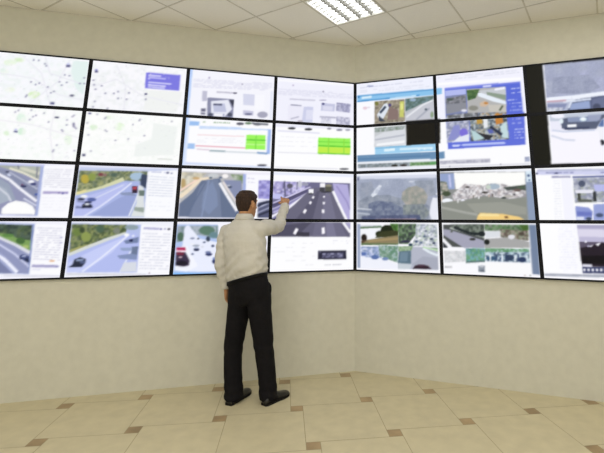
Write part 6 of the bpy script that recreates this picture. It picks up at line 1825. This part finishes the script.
def shoe(hx, hy, tx, ty):
    h, t = V(hx, hy, 0), V(tx, ty, 0); d = (t - h).normalized(); s = V(d.y, -d.x, 0); L_ = (t - h).length
    st = [(0.02, .026, .040), (.08, .036, .080), (.20, .038, .094), (.34, .038, .096), (.46, .040, .080), (.60, .046, .062), (.75, .048, .052), (.88, .040, .046), (.96, .026, .036), (1.0, .010, .024)]
    bm = bmesh.new(); rows = []
    for u, w, hh in st:
        c = h + d * (L_ * u); row = []
        for k in range(14):
            a = PI * k / 13
            row.append(bm.verts.new(c + s * (w * math.cos(a)) + V(0, 0, .016 + (hh - .016) * (math.sin(a) ** .75 if 0 < k < 13 else 0))))
        rows.append(row)
    for A, B in zip(rows, rows[1:]):
        for k in range(13): bm.faces.new((A[k], A[k + 1], B[k + 1], B[k]))
        bm.faces.new((A[0], B[0], B[13], A[13]))
    bm.faces.new(rows[0]); bm.faces.new(rows[-1][::-1])
    bmesh.ops.recalc_face_normals(bm, faces=bm.faces)
    o = frombm('shoe', bm, [M_shoe], man, True)
    bm = bmesh.new(); lo, hi = [], []
    out = [(u, w + .003) for u, w, _ in st] + [(u, -w - .003) for u, w, _ in st[::-1]]
    for u, w in out:
        c = h + d * (L_ * u) + s * w
        heel = .001
        lo.append(bm.verts.new(c + V(0, 0, heel))); hi.append(bm.verts.new(c + V(0, 0, .020)))
    for k in range(len(out)):
        q = (k + 1) % len(out); bm.faces.new((lo[k], lo[q], hi[q], hi[k]))
    bm.faces.new(lo[::-1]); bm.faces.new(hi)
    bmesh.ops.recalc_face_normals(bm, faces=bm.faces)
    frombm('sole', bm, [M_sole], o)
shoe(-.115, -.115, .000, .185)
shoe(.180, -.115, .355, .135)

# ------------------------------------------------------------------ world and camera
w = bpy.data.worlds.new('world'); sc.world = w; w.use_nodes = True
w.node_tree.nodes['Background'].inputs[0].default_value = (0.6, 0.6, 0.6, 1)
w.node_tree.nodes['Background'].inputs[1].default_value = 0.3
cam = bpy.data.cameras.new('camera'); co = bpy.data.objects.new('camera', cam); COL.objects.link(co)
F_PX, PPX, PPY, PITCH, ROLL = 419.987, 348.215, 133.027, 0.20374, 0.00430
cam.sensor_width = 36; cam.lens = F_PX * 36 / 604
cam.shift_x = -(PPX - 302) / 604; cam.shift_y = -(226.5 - PPY) / 604
cam.clip_start = 0.05
f = V(0, math.cos(PITCH), math.sin(PITCH)); u = V(0, -math.sin(PITCH), math.cos(PITCH)); r = V(1, 0, 0)
r2 = r * math.cos(ROLL) + u * math.sin(ROLL); u2 = u * math.cos(ROLL) - r * math.sin(ROLL)
M = Matrix((r2, u2, -f)).transposed().to_4x4(); M.translation = V(0, 0, CAM_H)
co.matrix_world = M
sc.camera = co
sc.view_settings.view_transform = 'Standard'; sc.view_settings.look = 'None'
sc.view_settings.gamma = 1.0; sc.view_settings.use_curve_mapping = False
sc.view_settings.exposure = 0.0
sc.cycles.max_bounces = 8; sc.cycles.diffuse_bounces = 6
